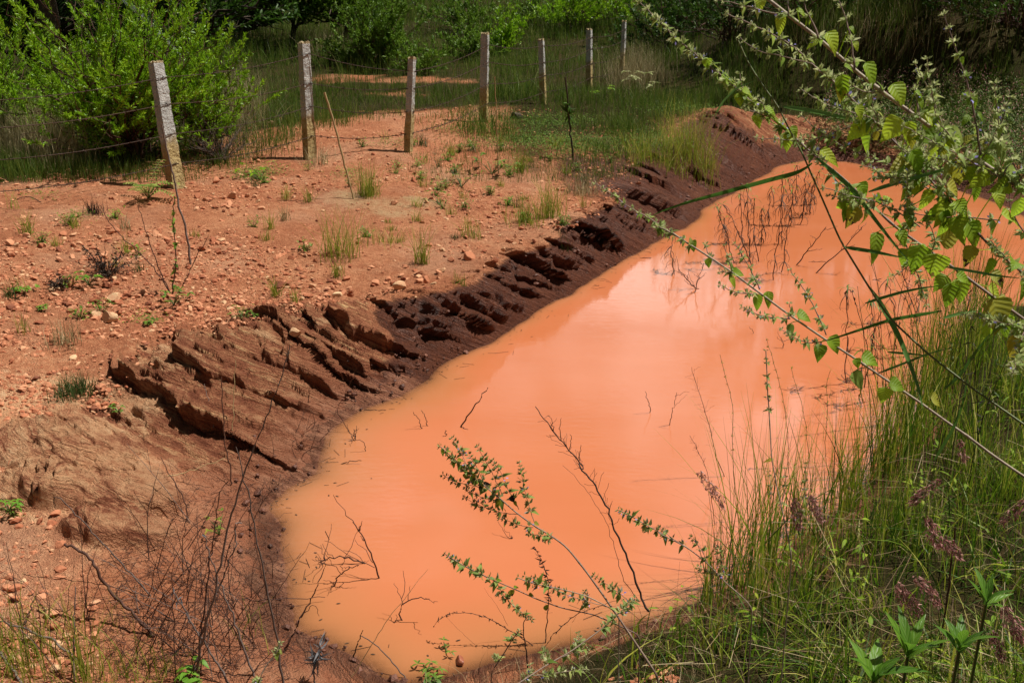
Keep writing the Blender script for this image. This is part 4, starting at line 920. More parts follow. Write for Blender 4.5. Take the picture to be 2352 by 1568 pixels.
# --- the flowery stem at the upper left of the bunch
A2 = q(3, [(-60, -40), (0, 110), (130, 250), (250, 340), (380, 450), (500, 550), (650, 680), (800, 800), (880, 870), (1010, 990), (1180, 1120), (1330, 1260), (1520, 1440)])+q(6, [(1730, 150), (1930, 290), (2160, 460), (2352, 600), (2480, 690)])
A2[0] = (1455, -8)
P2 = ext_to_ground(A2, 2.55, 1.85)
rb = empty('mint_plant', P2[-1], 'violet flowered mint stem with the dense flowery tip reaching farthest up left', 'flowering weed', 'violet flowered mint stems leaning in from the right')
SB = stem_part(rb, P2[8:], .0024, .0052)
spike(rb, P2[:10][::-1], .0022, .0012, .034, .036, 'shoot', viol=.45, small=2, nc=13)
side(rb, q(3, [(560, 590), (548, 540), (540, 470)]), 2.35, 2.37, .03)
side(rb, q(3, [(700, 720), (690, 660), (650, 625)]), 2.3, 2.3, .03); side(rb, q(3, [(700, 740), (650, 720), (570, 690)]), 2.3, 2.27, .026)
for (u, v, ang, ln, wd) in [(330, 405, 80, 60, 55), (455, 495, 30, 70, 50), (590, 585, 20, 70, 55), (540, 635, 80, 80, 60), (745, 710, 25, 90, 60), (885, 845, 60, 80, 60), (845, 905, 80, 120, 85), (655, 770, 70, 90, 60), (1120, 1000, 35, 150, 75), (1330, 1215, 60, 110, 80), (1230, 1290, 100, 170, 120), (1210, 1375, 110, 90, 50)]:
    (U, V), = q(3, [(u, v)]); f = np.interp(U, [1500, 2060], [2.5, 2.1]); big_leaf(rb, U, V, f-.01, ang, ln*.36, wd*.36, 'mint', stalk=near_pt(SB, at(U, V, f)))
for (u, v, ang, ln, wd, m) in [(1412, 140, 95, 200, 85, 'mint'), (1672, 220, 100, 190, 130, 'mint'), (1785, 262, 95, 160, 150, 'mint'), (1880, 455, 85, 170, 110, 'mint'), (2190, 575, 75, 230, 220, 'mint_old'), (2310, 800, 95, 220, 130, 'mint_old'), (2195, 345, 40, 130, 100, 'mint_old'), (1975, 335, 20, 120, 80, 'mint'), (1580, 80, 60, 110, 80, 'mint')]:
    (U, V), = q(6, [(u, v)]); f = np.interp(U, [2000, 2352], [2.1, 1.85]); big_leaf(rb, U, V, f-.015, ang, ln*.36, wd*.36, m, stalk=near_pt(SB, at(U, V, f)), label='yellow leaf with brown scorched tip' if m == 'mint_old' else None)
# --- the branched stem between them
B1 = q(3, [(460, 90), (600, 150), (770, 230), (900, 310), (1000, 410), (1130, 520), (1250, 630), (1370, 750), (1460, 840), (1550, 930), (1700, 1090), (1830, 1230), (2000, 1420)])+q(6, [(2130, 130), (2352, 310), (2480, 410)])
PB = ext_to_ground(B1, 2.35, 1.8)
rc = empty('mint_plant', PB[-1], 'much branched violet flowered mint stem in the middle of the bunch', 'flowering weed', 'violet flowered mint stems leaning in from the right')
SC = stem_part(rc, PB[6:], .002, .0042); spike(rc, PB[:8][::-1], .002, .0012, .032, .036, 'shoot', viol=.4, small=2, nc=13)
for pts, y0, y1 in [([(1000, 410), (880, 375), (700, 340), (600, 300), (540, 240)], 2.2, 2.3), ([(1370, 750), (1260, 720), (1160, 690), (1090, 670), (1010, 620), (930, 570)], 2.1, 2.15), ([(1900, 1300), (1700, 1185), (1540, 1060), (1400, 1020), (1250, 960), (1100, 880), (930, 740)], 1.98, 2.15),
                    ([(1250, 630), (1210, 560), (1180, 480)], 2.13, 2.15), ([(1700, 1090), (1640, 1000), (1560, 940)], 2.05, 2.0), ([(1830, 1230), (1740, 1170), (1600, 1130), (1450, 1100), (1330, 1060)], 2.0, 1.98), ([(1550, 930), (1500, 850), (1480, 790)], 2.08, 2.1), ([(2000, 1420), (1960, 1330), (1900, 1250), (1880, 1180)], 1.95, 1.97),
                    ([(1690, 1447), (1560, 1360), (1440, 1290), (1300, 1270), (1180, 1230), (1080, 1200)], 2.0, 2.05), ([(2200, 1405), (2050, 1395), (1960, 1390), (1680, 1375), (1520, 1330)], 1.9, 2.0), ([(2352, 1480), (2280, 1380), (2250, 1300), (2260, 1230)], 1.85, 1.88)]:
    side(rc, q(3, pts), y0, y1, .028, .034, .1, .0015, .35, small=2)
for (u, v, ang, ln, wd, m) in [(1200, 560, 80, 150, 85, 'mint'), (1190, 590, 85, 120, 70, 'mint_old'), (1310, 720, 60, 100, 70, 'mint'), (1680, 1040, 60, 170, 100, 'mint'), (1620, 850, 85, 140, 80, 'mint'), (1405, 880, 95, 80, 35, 'mint_old'), (1640, 890, 85, 120, 60, 'mint_old'), (1915, 1210, 30, 140, 110, 'mint_old'), (1880, 1000, 50, 120, 70, 'mint'), (1630, 1400, 55, 150, 90, 'mint'), (2040, 1500, 60, 180, 130, 'mint'), (2200, 1270, 70, 120, 90, 'mint'), (2290, 1390, 15, 190, 100, 'mint'), (2050, 1240, 80, 100, 60, 'mint'), (2100, 1100, 40, 120, 80, 'mint_old'), (1850, 1400, 70, 110, 80, 'mint')]:
    (U, V), = q(3, [(u, v)]); f = np.interp(U, [1900, 2352], [2.12, 1.85]); big_leaf(rc, U, V, f-.012, ang, ln*.36, wd*.36, m, stalk=near_pt(SC, at(U, V, f)), label='yellowing leaf' if m == 'mint_old' else None)
# --- the thick pale upper stem
C1 = q(3, [(640, -60), (725, 0), (850, 100), (1040, 245), (1270, 445), (1450, 590), (1700, 770), (1850, 880), (2075, 1030), (2215, 1125), (2352, 1220), (2480, 1310)])
PC = ext_to_ground(C1, 2.2, 1.75)
rd = empty('mint_plant', PC[-1], 'thick pale mint stem running highest from the top edge down to the right', 'flowering weed', 'violet flowered mint stems leaning in from the right')
SD = stem_part(rd, PC, .0036, .0048)
for pts, y0, y1 in [([(850, 100), (760, 90), (640, 60), (500, 20), (400, 0)], 2.12, 2.2), ([(1270, 445), (1255, 300), (1240, 200), (1200, 80), (1170, 0)], 2.0, 2.05), ([(2075, 990), (2055, 850), (2030, 700), (2000, 580), (1960, 450), (1920, 330), (1890, 240), (1840, 95)], 1.83, 1.9),
                    ([(1680, 740), (1675, 660), (1660, 570)], 1.93, 1.95), ([(850, 100), (845, 40), (850, 0)], 2.12, 2.13), ([(1040, 245), (1010, 160), (960, 60), (950, 10)], 2.07, 2.1), ([(1450, 590), (1360, 600), (1280, 570), (1250, 540)], 2.0, 1.97), ([(2215, 1125), (2240, 1060), (2300, 1010)], 1.8, 1.8)]:
    side(rd, q(3, pts), y0, y1, .028, .05, .1, .0022, .3, small=2)
for (u, v, ang, ln, wd, m) in [(1140, 270, 55, 140, 110, 'mint'), (1385, 475, 60, 160, 100, 'mint'), (1560, 600, 60, 150, 110, 'mint'), (1785, 765, 40, 150, 110, 'mint'), (1940, 890, 35, 180, 120, 'mint_small'), (2300, 1130, 30, 160, 120, 'mint_small'), (670, 25, 80, 90, 70, 'mint'), (800, 165, 85, 120, 60, 'mint'), (940, 80, 30, 80, 40, 'mint'), (985, 120, 75, 70, 40, 'mint'), (1240, 430, 20, 70, 50, 'mint'), (1000, 280, 150, 80, 40, 'mint'), (2110, 930, 40, 90, 60, 'mint_old'), (2035, 645, 70, 90, 50, 'mint'), (2085, 750, 40, 80, 40, 'mint'), (1980, 765, 130, 80, 40, 'mint'), (1285, 295, 60, 60, 40, 'mint'), (1260, 190, 50, 50, 30, 'mint'), (1990, 475, 40, 60, 30, 'mint'), (1960, 390, 60, 50, 30, 'mint'), (1690, 600, 30, 70, 40, 'mint'), (1700, 660, 60, 70, 40, 'mint'), (1990, 600, 200, 60, 40, 'mint')]:
    (U, V), = q(3, [(u, v)]); f = np.interp(U, [1700, 2352], [2.2, 1.8]); big_leaf(rd, U, V, f-.012, ang, ln*.36, wd*.36, m, stalk=None if u > 1900 and v < 800 else near_pt(SD, at(U, V, f)))
def fill(root, P, Yf, n, nl, x0, seed):
    global rng; rng = np.random.default_rng(seed)
    for _ in range(n):
        k = rng.integers(0, len(P)); c = P[k]; d = nrm(np.array([rng.normal(-.5, .5), rng.normal(0, .35), rng.normal(.35, .5)])); L_ = rng.uniform(.08, .24)
        Q_ = np.stack([c, c+d*L_*.5+rng.normal(0, .008, 3), c+d*L_+np.array([0, 0, .02])]); spike(root, Q_, .0014, .0008, .028, .034, 'shoot', start=.15, viol=.3, small=2)
    for _ in range(nl):
        k = rng.integers(0, len(P)); c = P[k]; d = nrm(np.array([rng.normal(0, .8), rng.normal(-.2, .5), rng.normal(-.5, .5)])); ln = rng.uniform(.028, .062); mb = MB(); c2 = c+d*rng.uniform(.008, .03)
        leaves(mb, c2, nrm(d+[0, 0, -.3]), nrm(np.array([0, -.6, .7])+rdir(1)[0]*.6), ln, ln*rng.uniform(.6, .85), 13, 5, 'round', .4, .25, serr=.045, curl=.02, rnd=rng.uniform(.1, .95)); tubes(mb, np.stack([c, (c+c2)/2, c2]), np.full(3, .0011), 4, .9)
        mb.build('leaf', M['mint_old' if rng.random() < .2 else 'mint'], root)
def seg(P, u0): 
    d = P-np.array([0, 0, CAMZ]); f = d@np.array([0, math.cos(PITCH), -math.sin(PITCH)]); u = 1176+FPX*d[:, 0]/f; return P[(u > u0) & (u < 2420)]
fill(rc, seg(SC, 1990), 0, 12, 26, 0, 201); fill(rb, seg(SB, 1930), 0, 9, 24, 0, 202); fill(rd, seg(SD, 2080), 0, 8, 16, 0, 203)
rng = np.random.default_rng(204)
# --- the mint plants at the bottom edge of the pond
def low_mint(main, sides, Y0, Y1, label, leafs, r0=.0052, dry=True, sz=.042, gap=.032, lm='mint_small'):
    P = px(main, Y0, Y1); g = P[0].copy(); g[2] = min(g[2]-.05, ground_z(g[0], g[1])-.02); P = np.vstack([g[None]+np.array([.02, 0, 0]), P])
    r = empty('mint_plant', g, label, 'flowering weed', 'violet flowered mint plants at the bottom edge'); n = len(P)
    stem_part(r, P, r0, .0016); spike(r, P[int(n*.72):], .0016, .0009, sz, gap, 'shoot', 'calyx_dry' if dry else 'calyx', viol=.25, small=2)
    for s_ in sides:
        f = np.interp(s_[0][0], sorted([main[0][0], main[-1][0]]), [Y1, Y0] if main[0][0] > main[-1][0] else [Y0, Y1])
        spike(r, px(s_, f, f+.06), .0013, .0007, sz*.9, gap, 'shoot', 'calyx_dry' if dry else 'calyx', start=.22, viol=.3, small=1)
    for (u, v, ang, ln, wd, m) in leafs: big_leaf(r, u, v, np.interp(u, sorted([main[0][0], main[-1][0]]), [Y1, Y0] if main[0][0] > main[-1][0] else [Y0, Y1])-.01, ang, ln, wd, m, stalk=None)
    return r
Q8 = lambda *p: q(8, p)
low_mint(Q8((2110, 1530), (1990, 1350), (1870, 1170), (1760, 1010), (1660, 870), (1590, 780), (1520, 695), (1430, 630), (1310, 560), (1190, 470), (1100, 390), (1000, 310), (900, 230), (820, 150), (720, 60)),
    [Q8((1320, 545), (1290, 460), (1260, 350), (1240, 260), (1225, 165)), Q8((1220, 460), (1160, 350), (1110, 230), (1050, 150)), Q8((1110, 360), (1070, 270), (1010, 150), (955, 60)), Q8((1000, 300), (960, 200), (900, 110)), Q8((900, 210), (850, 90), (795, 5)),
     Q8((990, 320), (900, 305), (800, 280), (735, 240)), Q8((1100, 405), (1000, 390), (900, 350), (880, 320)), Q8((1210, 490), (1100, 480), (980, 440), (870, 385)), Q8((1310, 575), (1210, 560), (1100, 510)), Q8((1440, 640), (1360, 630), (1285, 615))],
    2.75, 3.15, 'tall branched mint plant at the bottom centre, its many flower shoots over the water',
    [(*Q8((880, 250))[0], 80, 16, 12, 'mint_old'), (*Q8((935, 255))[0], 80, 20, 9, 'mint_old'), (*Q8((1085, 430))[0], 110, 26, 12, 'mint_old'), (*Q8((735, 100))[0], 80, 22, 8, 'mint'), (*Q8((805, 180))[0], 80, 20, 8, 'mint'), (*Q8((1200, 425))[0], 60, 16, 8, 'mint_old'), (*Q8((1335, 550))[0], 20, 14, 10, 'mint_old'), (*Q8((1020, 295))[0], 0, 20, 10, 'dead_leaf'), (*Q8((975, 340))[0], 95, 24, 9, 'dead_leaf'), (*Q8((850, 145))[0], 10, 18, 8, 'mint_old'), (*Q8((1180, 395))[0], 60, 18, 16, 'dead_leaf')])
low_mint(Q8((1990, 1260), (1890, 1215), (1700, 1130), (1500, 1090), (1330, 1030), (1200, 970), (1080, 920), (950, 860), (850, 810), (750, 745)), [Q8((1080, 925), (1130, 1020), (1200, 1090), (1300, 1160))], 2.85, 2.95, 'straight slender mint shoot lying low over the water, below the tall branched one',
    [(*Q8((1175, 995))[0], 70, 20, 16, 'mint_old'), (*Q8((1300, 1005))[0], 10, 14, 10, 'mint_old'), (*Q8((1095, 910))[0], 5, 16, 8, 'mint'), (*Q8((1205, 955))[0], 10, 16, 7, 'mint'), (*Q8((1395, 1090))[0], 70, 18, 15, 'mint_old')], .0026)
low_mint(Q8((1860, 1130), (1790, 1080), (1650, 1010), (1500, 970), (1400, 950), (1300, 930), (1215, 895)), [Q8((1780, 1080), (1600, 1030), (1450, 975), (1330, 905), (1255, 880)), Q8((1640, 1100), (1650, 1040), (1640, 985)), Q8((1960, 1090), (1870, 1000), (1800, 950), (1740, 910), (1700, 880))], 2.85, 2.9, 'short dense flowered mint shoot between the tall stem and the slender low shoot', [], .0024)
low_mint(q(9, [(620, 1090), (560, 1020), (450, 930), (330, 800), (200, 700), (0, 600)])+Q8((2150, 620), (2050, 570), (1950, 510), (1855, 462)), [q(9, [(330, 800), (300, 720), (230, 640)]), q(9, [(450, 930), (420, 800), (400, 660)]), q(9, [(200, 700), (130, 660), (30, 580)]), q(9, [(400, 880), (320, 850), (270, 830)])], 2.95, 3.15, 'mint shoot pointing left from the grass right of the dead stalk', [], .0028)
low_mint(q(9, [(870, 760), (830, 560), (790, 380), (760, 240), (740, 120), (735, 0)])+q(6, [(725, 1180), (715, 1050), (712, 940), (705, 800)]), [q(9, [(800, 450), (830, 330), (825, 200)]), q(9, [(870, 600), (950, 400), (960, 170)]), q(9, [(740, 400), (735, 300), (725, 220)])], 2.75, 3.0, 'upright pale mint stalk standing against the water in the tall grass', [(*q(9, [(720, 145)])[0], 170, 26, 9, 'mint_old')], .0026, sz=.026, gap=.045)
low_mint(Q8((1180, 1590), (1220, 1567), (1400, 1450), (1560, 1360), (1750, 1220), (1850, 1130), (1960, 1030)), [Q8((1400, 1450), (1395, 1400), (1380, 1360)), Q8((1560, 1360), (1620, 1300), (1600, 1250)), Q8((1240, 1560), (1310, 1490), (1290, 1450)), Q8((1500, 1400), (1620, 1350), (1680, 1340)), Q8((1300, 1520), (1420, 1510), (1520, 1490), (1650, 1480))], 2.55, 2.8, 'fresh green leafy mint branch creeping along the muddy bottom bank', [], .0032, False, .042, .024)
low_mint(Q8((1040, 1500), (1090, 1430), (1130, 1370), (1170, 1300), (1220, 1235)), [Q8((1090, 1430), (1080, 1400), (1060, 1390))], 2.95, 2.98, 'small fresh green mint sprig upright at the muddy water edge', [], .002, False, .032, .022)
low_mint(q(7, [(1650, 1600), (1660, 1520), (1700, 1450), (1760, 1380), (1790, 1310)]), [q(7, [(1660, 1540), (1620, 1560)])], 2.55, 2.6, 'small pale green mint sprig by the withered grey plant', [], .002, False, .03, .02)
# --- the dark cane with long blades
CN = q(3, [(520, 240), (590, 400), (680, 540), (790, 690), (850, 820), (930, 960), (990, 1100), (1070, 1280), (1190, 1560)])+q(6, [(1200, 130), (1360, 390), (1490, 590), (1740, 820), (2010, 1030), (2352, 1270), (2480, 1360)])
PN = ext_to_ground(CN, 2.3, 1.7); rn = empty('cane_grass', PN[-1], 'tall dark green cane with long stiff blades crossing in front of the water', 'grass')
stem_part(rn, PN, .0016, .0036, 'stem', 'reed_stem', False)
def blade(parent, pts, Y0, Y1, w, mat='reed', flip=0):
    w = w*.82; P = smoothp(px(pts, Y0, Y1), 26, 3); t = np.linspace(0, 1, 26); prof = np.clip(np.minimum(1, t*5+.35)*(1-t**3.2), .03, 1); T = nrm(np.gradient(P, axis=0)); view = nrm(P-np.array([0, 0, CAMZ]))
    s_ = nrm(np.cross(T, view)+np.array([0, .45, .2+flip])); mb = MB(); c = np.array([-1, 0, 1.]); nv = np.cross(T, s_)
    V = P[:, None]+s_[:, None]*(w*.5*prof)[:, None, None]*c[None, :, None]+nv[:, None]*(np.abs(c)[None, :, None]*w*.14*prof[:, None, None])
    idx = np.arange(78).reshape(26, 3); Q = np.stack([idx[:-1, :-1], idx[:-1, 1:], idx[1:, 1:], idx[1:, :-1]], -1).reshape(-1, 4)
    a = np.zeros((26, 3, 3)); a[..., 0] = c; a[..., 1] = t[:, None]; a[..., 2] = rng.random(); mb.add(V, Q, None, a); return mb.build('blade', M[mat], parent)
for pts, y0, y1, w in [(q(3, [(1000, 1040), (955, 1090), (750, 1140), (500, 1210), (200, 1290), (0, 1360), (-60, 1400)]), 2.1, 2.25, .013), (q(3, [(810, 680), (950, 700), (1100, 730), (1380, 785), (1470, 800)]), 2.2, 2.1, .011), (q(3, [(1360, 1225), (1450, 1195), (1600, 1150), (1850, 1080), (2040, 1035)]), 2.0, 1.9, .010),
                       (q(3, [(1030, 1010), (1250, 1200), (1400, 1400), (1530, 1567)])+q(6, [(1600, 210), (1640, 250)]), 2.1, 2.0, .012), (q(6, [(1205, 140), (1400, 170), (1600, 212)]), 2.05, 2.0, .010), (q(6, [(1340, 497), (1440, 465), (1560, 430), (1700, 400), (1830, 385)]), 2.0, 1.95, .008),
                       (q(6, [(1830, 545), (1500, 600), (1350, 650), (1080, 740), (1000, 750)]), 1.95, 2.1, .010), (q(6, [(1365, 395), (1430, 490), (1500, 610), (1560, 720), (1610, 850), (1660, 980), (1690, 1080), (1715, 1210)]), 2.0, 1.8, .014), (q(6, [(1850, 265), (2000, 290), (2200, 325), (2352, 340)]), 1.9, 1.8, .007), (q(6, [(1420, 945), (1560, 890), (1740, 820), (1920, 770)]), 1.95, 1.85, .006),
                       (q(6, [(1480, 808), (1600, 818), (1740, 830)]), 1.95, 1.9, .006), (q(6, [(1850, 1040), (1950, 950), (2050, 800), (2150, 670)]), 1.9, 1.85, .008), (q(6, [(1780, 1500), (1900, 1300), (1960, 1150), (2000, 950)]), 1.9, 1.85, .008), (q(6, [(1840, 590), (1950, 560), (2070, 545)]), 1.9, 1.9, .008), (q(3, [(380, 740), (430, 650), (520, 560), (640, 515)]), 2.35, 2.3, .006)]:
    blade(rn, pts, y0, y1, w)
# ------------------------------------------------------------ bare stalks and twigs, each a thing of its own
def stalk(name, pts, Y0, Y1, r0, r1, mat, label, cat='stalk', group=None, sides=None, leafs=None, leaf_mat_='dead_leaf', wob=.002, fan=None):
    P = px(pts, Y0, Y1); P = smoothp(P, max(10, len(P)*4), 1); P[1:-1] += rng.normal(0, wob, P[1:-1].shape)
    root = empty(name, P[0], label, cat, group); mb = MB(); tubes(mb, P, np.linspace(r0, r1, len(P)), 6)
    root_st = mb.build('stem', M[mat], root)
    for s_ in (sides or []):
        S_ = smoothp(px(s_, *[np.interp(s_[0][1], sorted([pts[0][1], pts[-1][1]]), [Y1, Y0] if pts[0][1] > pts[-1][1] else [Y0, Y1])]*2), 12, 1); S_[1:] += rng.normal(0, wob, S_[1:].shape); m2 = MB(); tubes(m2, S_, np.linspace(r1*1.1, r1*.5, 12), 4); m2.build('twig', M[mat], root)
    if fan:                                          # short fine twiglets along the upper stem
        m2 = MB(); n, f0, ln = fan; k = rng.integers(int(f0*len(P)), len(P)-1, n); d = nrm(rdir(n)+nrm(P[-1]-P[0])*.9); tt = np.linspace(0, 1, 5)
        tubes(m2, P[k][:, None]+d[:, None]*(ln*rng.uniform(.3, 1, n))[:, None, None]*tt[None, :, None]+rng.normal(0, ln*.05, (n, 5, 3))*tt[None, :, None], np.full((n, 5), r1*.5), 3); m2.build('twiglets', M[mat], root)
    if leafs:
        m2 = MB(); n, f0, ln, wd = leafs[:4]; k = rng.integers(int(f0*len(P)), int(len(P)*(leafs[4] if len(leafs) > 4 else 1)), n); leaves(m2, P[k], nrm(rdir(n)+np.array([0, 0, -.3])), rdir(n), ln*rng.uniform(.5, 1.2, n), wd, 5, 3, 'lance', .9, .5); m2.build('leaves', M[leaf_mat_], root)
    return root
def gstalk(name, base, pts, lean, r0, r1, mat, label, **k):  # rooted where the base pixel meets ground or water
    b = hit(*base); return stalk(name, [base]+pts, b[1], b[1]+lean, r0, r1, mat, label, **k)
stalk('dead_stalk', Q8((2050, 1110), (2010, 1060), (1960, 900), (1900, 730), (1840, 610), (1780, 450), (1690, 280), (1590, 160))+q(5, [(1640, 1567), (1600, 1500), (1500, 1380), (1400, 1260), (1325, 1155)]), 2.95, 3.3, .0042, .0014, 'twig_dark', 'tall bare dark stalk leaning left over the water, right of the tall mint plant', fan=(46, .35, .07),
      sides=[q(5, [(1490, 1370), (1480, 1300), (1490, 1230)]), q(5, [(1600, 1500), (1610, 1440), (1615, 1400)]), q(5, [(1545, 1430), (1555, 1340), (1548, 1330)]), q(5, [(1440, 1310), (1430, 1240), (1400, 1210)])])
stalk('dead_stalk', Q8((1990, 1050), (1880, 900), (1830, 700), (1780, 540), (1720, 440), (1640, 330), (1560, 230), (1500, 180)), 3.05, 3.3, .0014, .0005, 'twig', 'hair thin dead grass stalk just left of the tall bare dark stalk')
gstalk('dead_weed', Q8((1390, 1310))[0], Q8((1400, 1150), (1415, 1000), (1400, 870), (1360, 770), (1320, 700)), .05, .003, .0012, 'twig_dark', 'upright dead weed with withered dark seed heads at the bottom centre', leafs=(38, .45, .022, .008), fan=(16, .3, .03))
gstalk('dead_weed', Q8((1275, 1470))[0], Q8((1265, 1350), (1250, 1250), (1255, 1180), (1270, 1100)), .03, .004, .0015, 'twig_dark', 'short thick black dead stem standing at the muddy bottom edge', leafs=(6, .5, .03, .007))
gstalk('dead_weed', Q8((1370, 1370))[0], Q8((1430, 1270), (1520, 1180), (1600, 1120), (1700, 1090), (1800, 1050), (1890, 1030)), .05, .0022, .0008, 'twig_dark', 'thin dead weed arching right from the bottom mud', leafs=(20, .2, .016, .006), sides=[Q8((1560, 1180), (1620, 1080), (1660, 980)), Q8((1600, 1120), (1640, 1060))])
gstalk('dead_weed', Q8((1310, 1330))[0], Q8((1220, 1270), (1130, 1210), (1020, 1150), (900, 1115), (780, 1125), (720, 1150), (680, 1200)), .05, .0022, .0008, 'twig', 'arching dead spray with hanging withered tips over the water', leafs=(46, .25, .014, .006), sides=[Q8((1150, 1200), (1090, 1090), (1040, 1020), (1000, 960)), Q8((1030, 1390), (900, 1290), (800, 1190), (760, 1150))])
gstalk('grass_stalk', q(7, [(2230, 1590)])[0], Q8((130, 1567), (400, 1130), (470, 1060), (570, 920), (640, 840)), .12, .0022, .0006, 'straw', 'single pale yellow green grass stalk slanting over the near left corner of the pond')
gstalk('dead_twig', q(7, [(2250, 1425)])[0], q(7, [(2275, 1330), (2315, 1230)]), .02, .0035, .0024, 'twig_dark', 'short black stick poking up at the near left edge, beside its bent half')
gstalk('dead_twig', Q8((500, 1540))[0], Q8((420, 1440), (340, 1350), (215, 1265)), .12, .0032, .0022, 'twig_grey', 'grey bent stick lying in the shallow near edge of the pond')
gstalk('withered_plant', q(7, [(2010, 1570)])[0], q(7, [(2000, 1480), (2030, 1400), (2040, 1330)]), .02, .004, .002, 'twig_grey', 'withered ash grey plant with drooping curled leaves at the near left edge', leafs=(46, .35, .055, .010), leaf_mat_='ash_leaf')
# left bank stalks
Q7 = lambda *p: q(7, p)
for base, pts, r0, r1, mat, lab, kw in [
    (Q7((1240, 1545))[0], Q7((1300, 1250), (1370, 1000), (1430, 700), (1490, 430), (1570, 200))+q(4, [(1600, 1470), (1710, 1190), (1790, 980), (1850, 770)]), .0065, .002, 'twig_grey', 'tallest grey stalk on the left bank, leaning right up across the rock ledges', dict(fan=(6, .8, .04))),
    (Q7((1810, 1580))[0], Q7((1740, 1150), (1680, 850), (1620, 550), (1560, 250), (1505, 60)), .0055, .0018, 'twig_grey', 'long grey stalk leaning left, crossing the tallest one high up', {}),
    (Q7((1620, 1520))[0], Q7((1550, 1330), (1480, 1130), (1420, 970), (1350, 780), (1320, 690), (1290, 620)), .005, .0022, 'twig_grey', 'grey stalk leaning left, with withered pale tip, in the middle of the thicket', dict(leafs=(5, .85, .03, .008), leaf_mat_='ash_leaf')),
    (Q7((1235, 1540))[0], Q7((1280, 1270), (1340, 1100), (1430, 880), (1490, 740), (1515, 640), (1500, 570), (1490, 535), (1515, 525), (1545, 548)), .006, .0022, 'twig_grey', 'dark stalk with a hooked curled top', {}),
    (Q7((1270, 1400))[0], Q7((1300, 1100), (1340, 800), (1380, 520), (1400, 360), (1420, 295), (1455, 282)), .0045, .0018, 'twig', 'brown upright stalk bent over at its top', {}),
    (Q7((960, 1010))[0], Q7((870, 900), (750, 780), (600, 620), (480, 490), (400, 400), (352, 362), (350, 450)), .0042, .002, 'twig_grey', 'grey stalk leaning far left over the tan ground, tip hanging', {}),
    (Q7((1470, 1580))[0], Q7((1380, 1440), (1300, 1290), (1210, 1170), (1180, 1080), (1110, 990)), .0055, .003, 'twig_grey', 'thick grey stalk leaning left with shaggy withered tip', dict(leafs=(14, .7, .035, .007), leaf_mat_='ash_leaf')),
    (Q7((980, 1270))[0], Q7((860, 1130), (720, 1000), (660, 930), (620, 830), (560, 760), (480, 700), (410, 680)), .008, .006, 'twig', 'thick brown root lying down the slope below the tan rock', {}),
    (Q7((900, 978))[0], Q7((700, 1008), (600, 1025), (300, 1050), (120, 1072), (0, 1085), (-60, 1090)), .004, .003, 'twig_grey', 'long grey stalk lying level across the lower left corner', {}),
    (Q7((1480, 295))[0], Q7((1460, 150), (1440, 50))+q(4, [(1430, 1320), (1420, 1150), (1412, 965)]), .0042, .003, 'twig', 'upright brown stalk standing before the ledges, left of the tallest', {}),
    (q(4, [(1480, 1330)])[0], q(4, [(1485, 1200), (1495, 1000), (1503, 860)]), .003, .002, 'straw', 'pale upright stalk in front of the rock ledges', {}),
    (q(4, [(1360, 1290)])[0], q(4, [(1330, 1130), (1303, 1010)]), .0028, .002, 'twig_grey', 'short grey stalk left of the upright brown one before the ledges', {}),
    (Q7((1190, 530))[0], Q7((1180, 400), (1110, 280), (1060, 200), (1025, 125)), .004, .002, 'twig', 'short brown stalk below the lowest ledge', {}),
    (Q7((1810, 1370))[0], Q7((1830, 1330), (1920, 1150), (2010, 980), (2050, 880), (2078, 815)), .0048, .002, 'twig', 'brown stick leaning right over the near left edge of the water', dict(sides=[Q7((1920, 1150), (1990, 1075), (2020, 1080), (2035, 1150))])),
    (Q7((1500, 1030))[0], Q7((1650, 1038), (1850, 1030), (2075, 1020)), .003, .0015, 'twig', 'straight brown stem reaching level from the left bank over the water', {}),
    (Q7((470, 1560))[0], Q7((470, 1350), (475, 1100), (480, 950)), .0038, .002, 'twig_grey', 'dark upright stem at the lower left among the grass', {}),
    (Q7((140, 1570))[0], Q7((60, 1440), (0, 1370), (-40, 1330)), .006, .005, 'twig_grey', 'thick grey stick crossing the bottom left corner', {}),
    (Q7((500, 1420))[0], Q7((380, 1330), (260, 1260), (120, 1200), (0, 1175), (-40, 1170)), .0055, .004, 'twig_grey', 'grey stick lying across the lower left, below the level stalk', {}),
    (Q7((110, 1215))[0], Q7((170, 1170), (205, 1080), (225, 1010)), .005, .003, 'twig', 'bent brown stick at the left edge with forked tip', {}),
    (Q7((990, 255))[0], Q7((1150, 235), (1300, 185), (1440, 130)), .003, .0018, 'straw', 'pale thin stick lying before the lowest ledge', {}),
    (q(4, [(2230, 1320)])[0], q(4, [(2140, 1180), (2200, 1080), (2290, 880), (2352, 740)]), .0024, .0012, 'twig', 'thin stem rising from the shore brush past the wet bank', {})]:
    gstalk('dead_stalk', base, pts, .12, r0, r1, mat, lab, wob=.0035, **kw)
rng = np.random.default_rng(77)
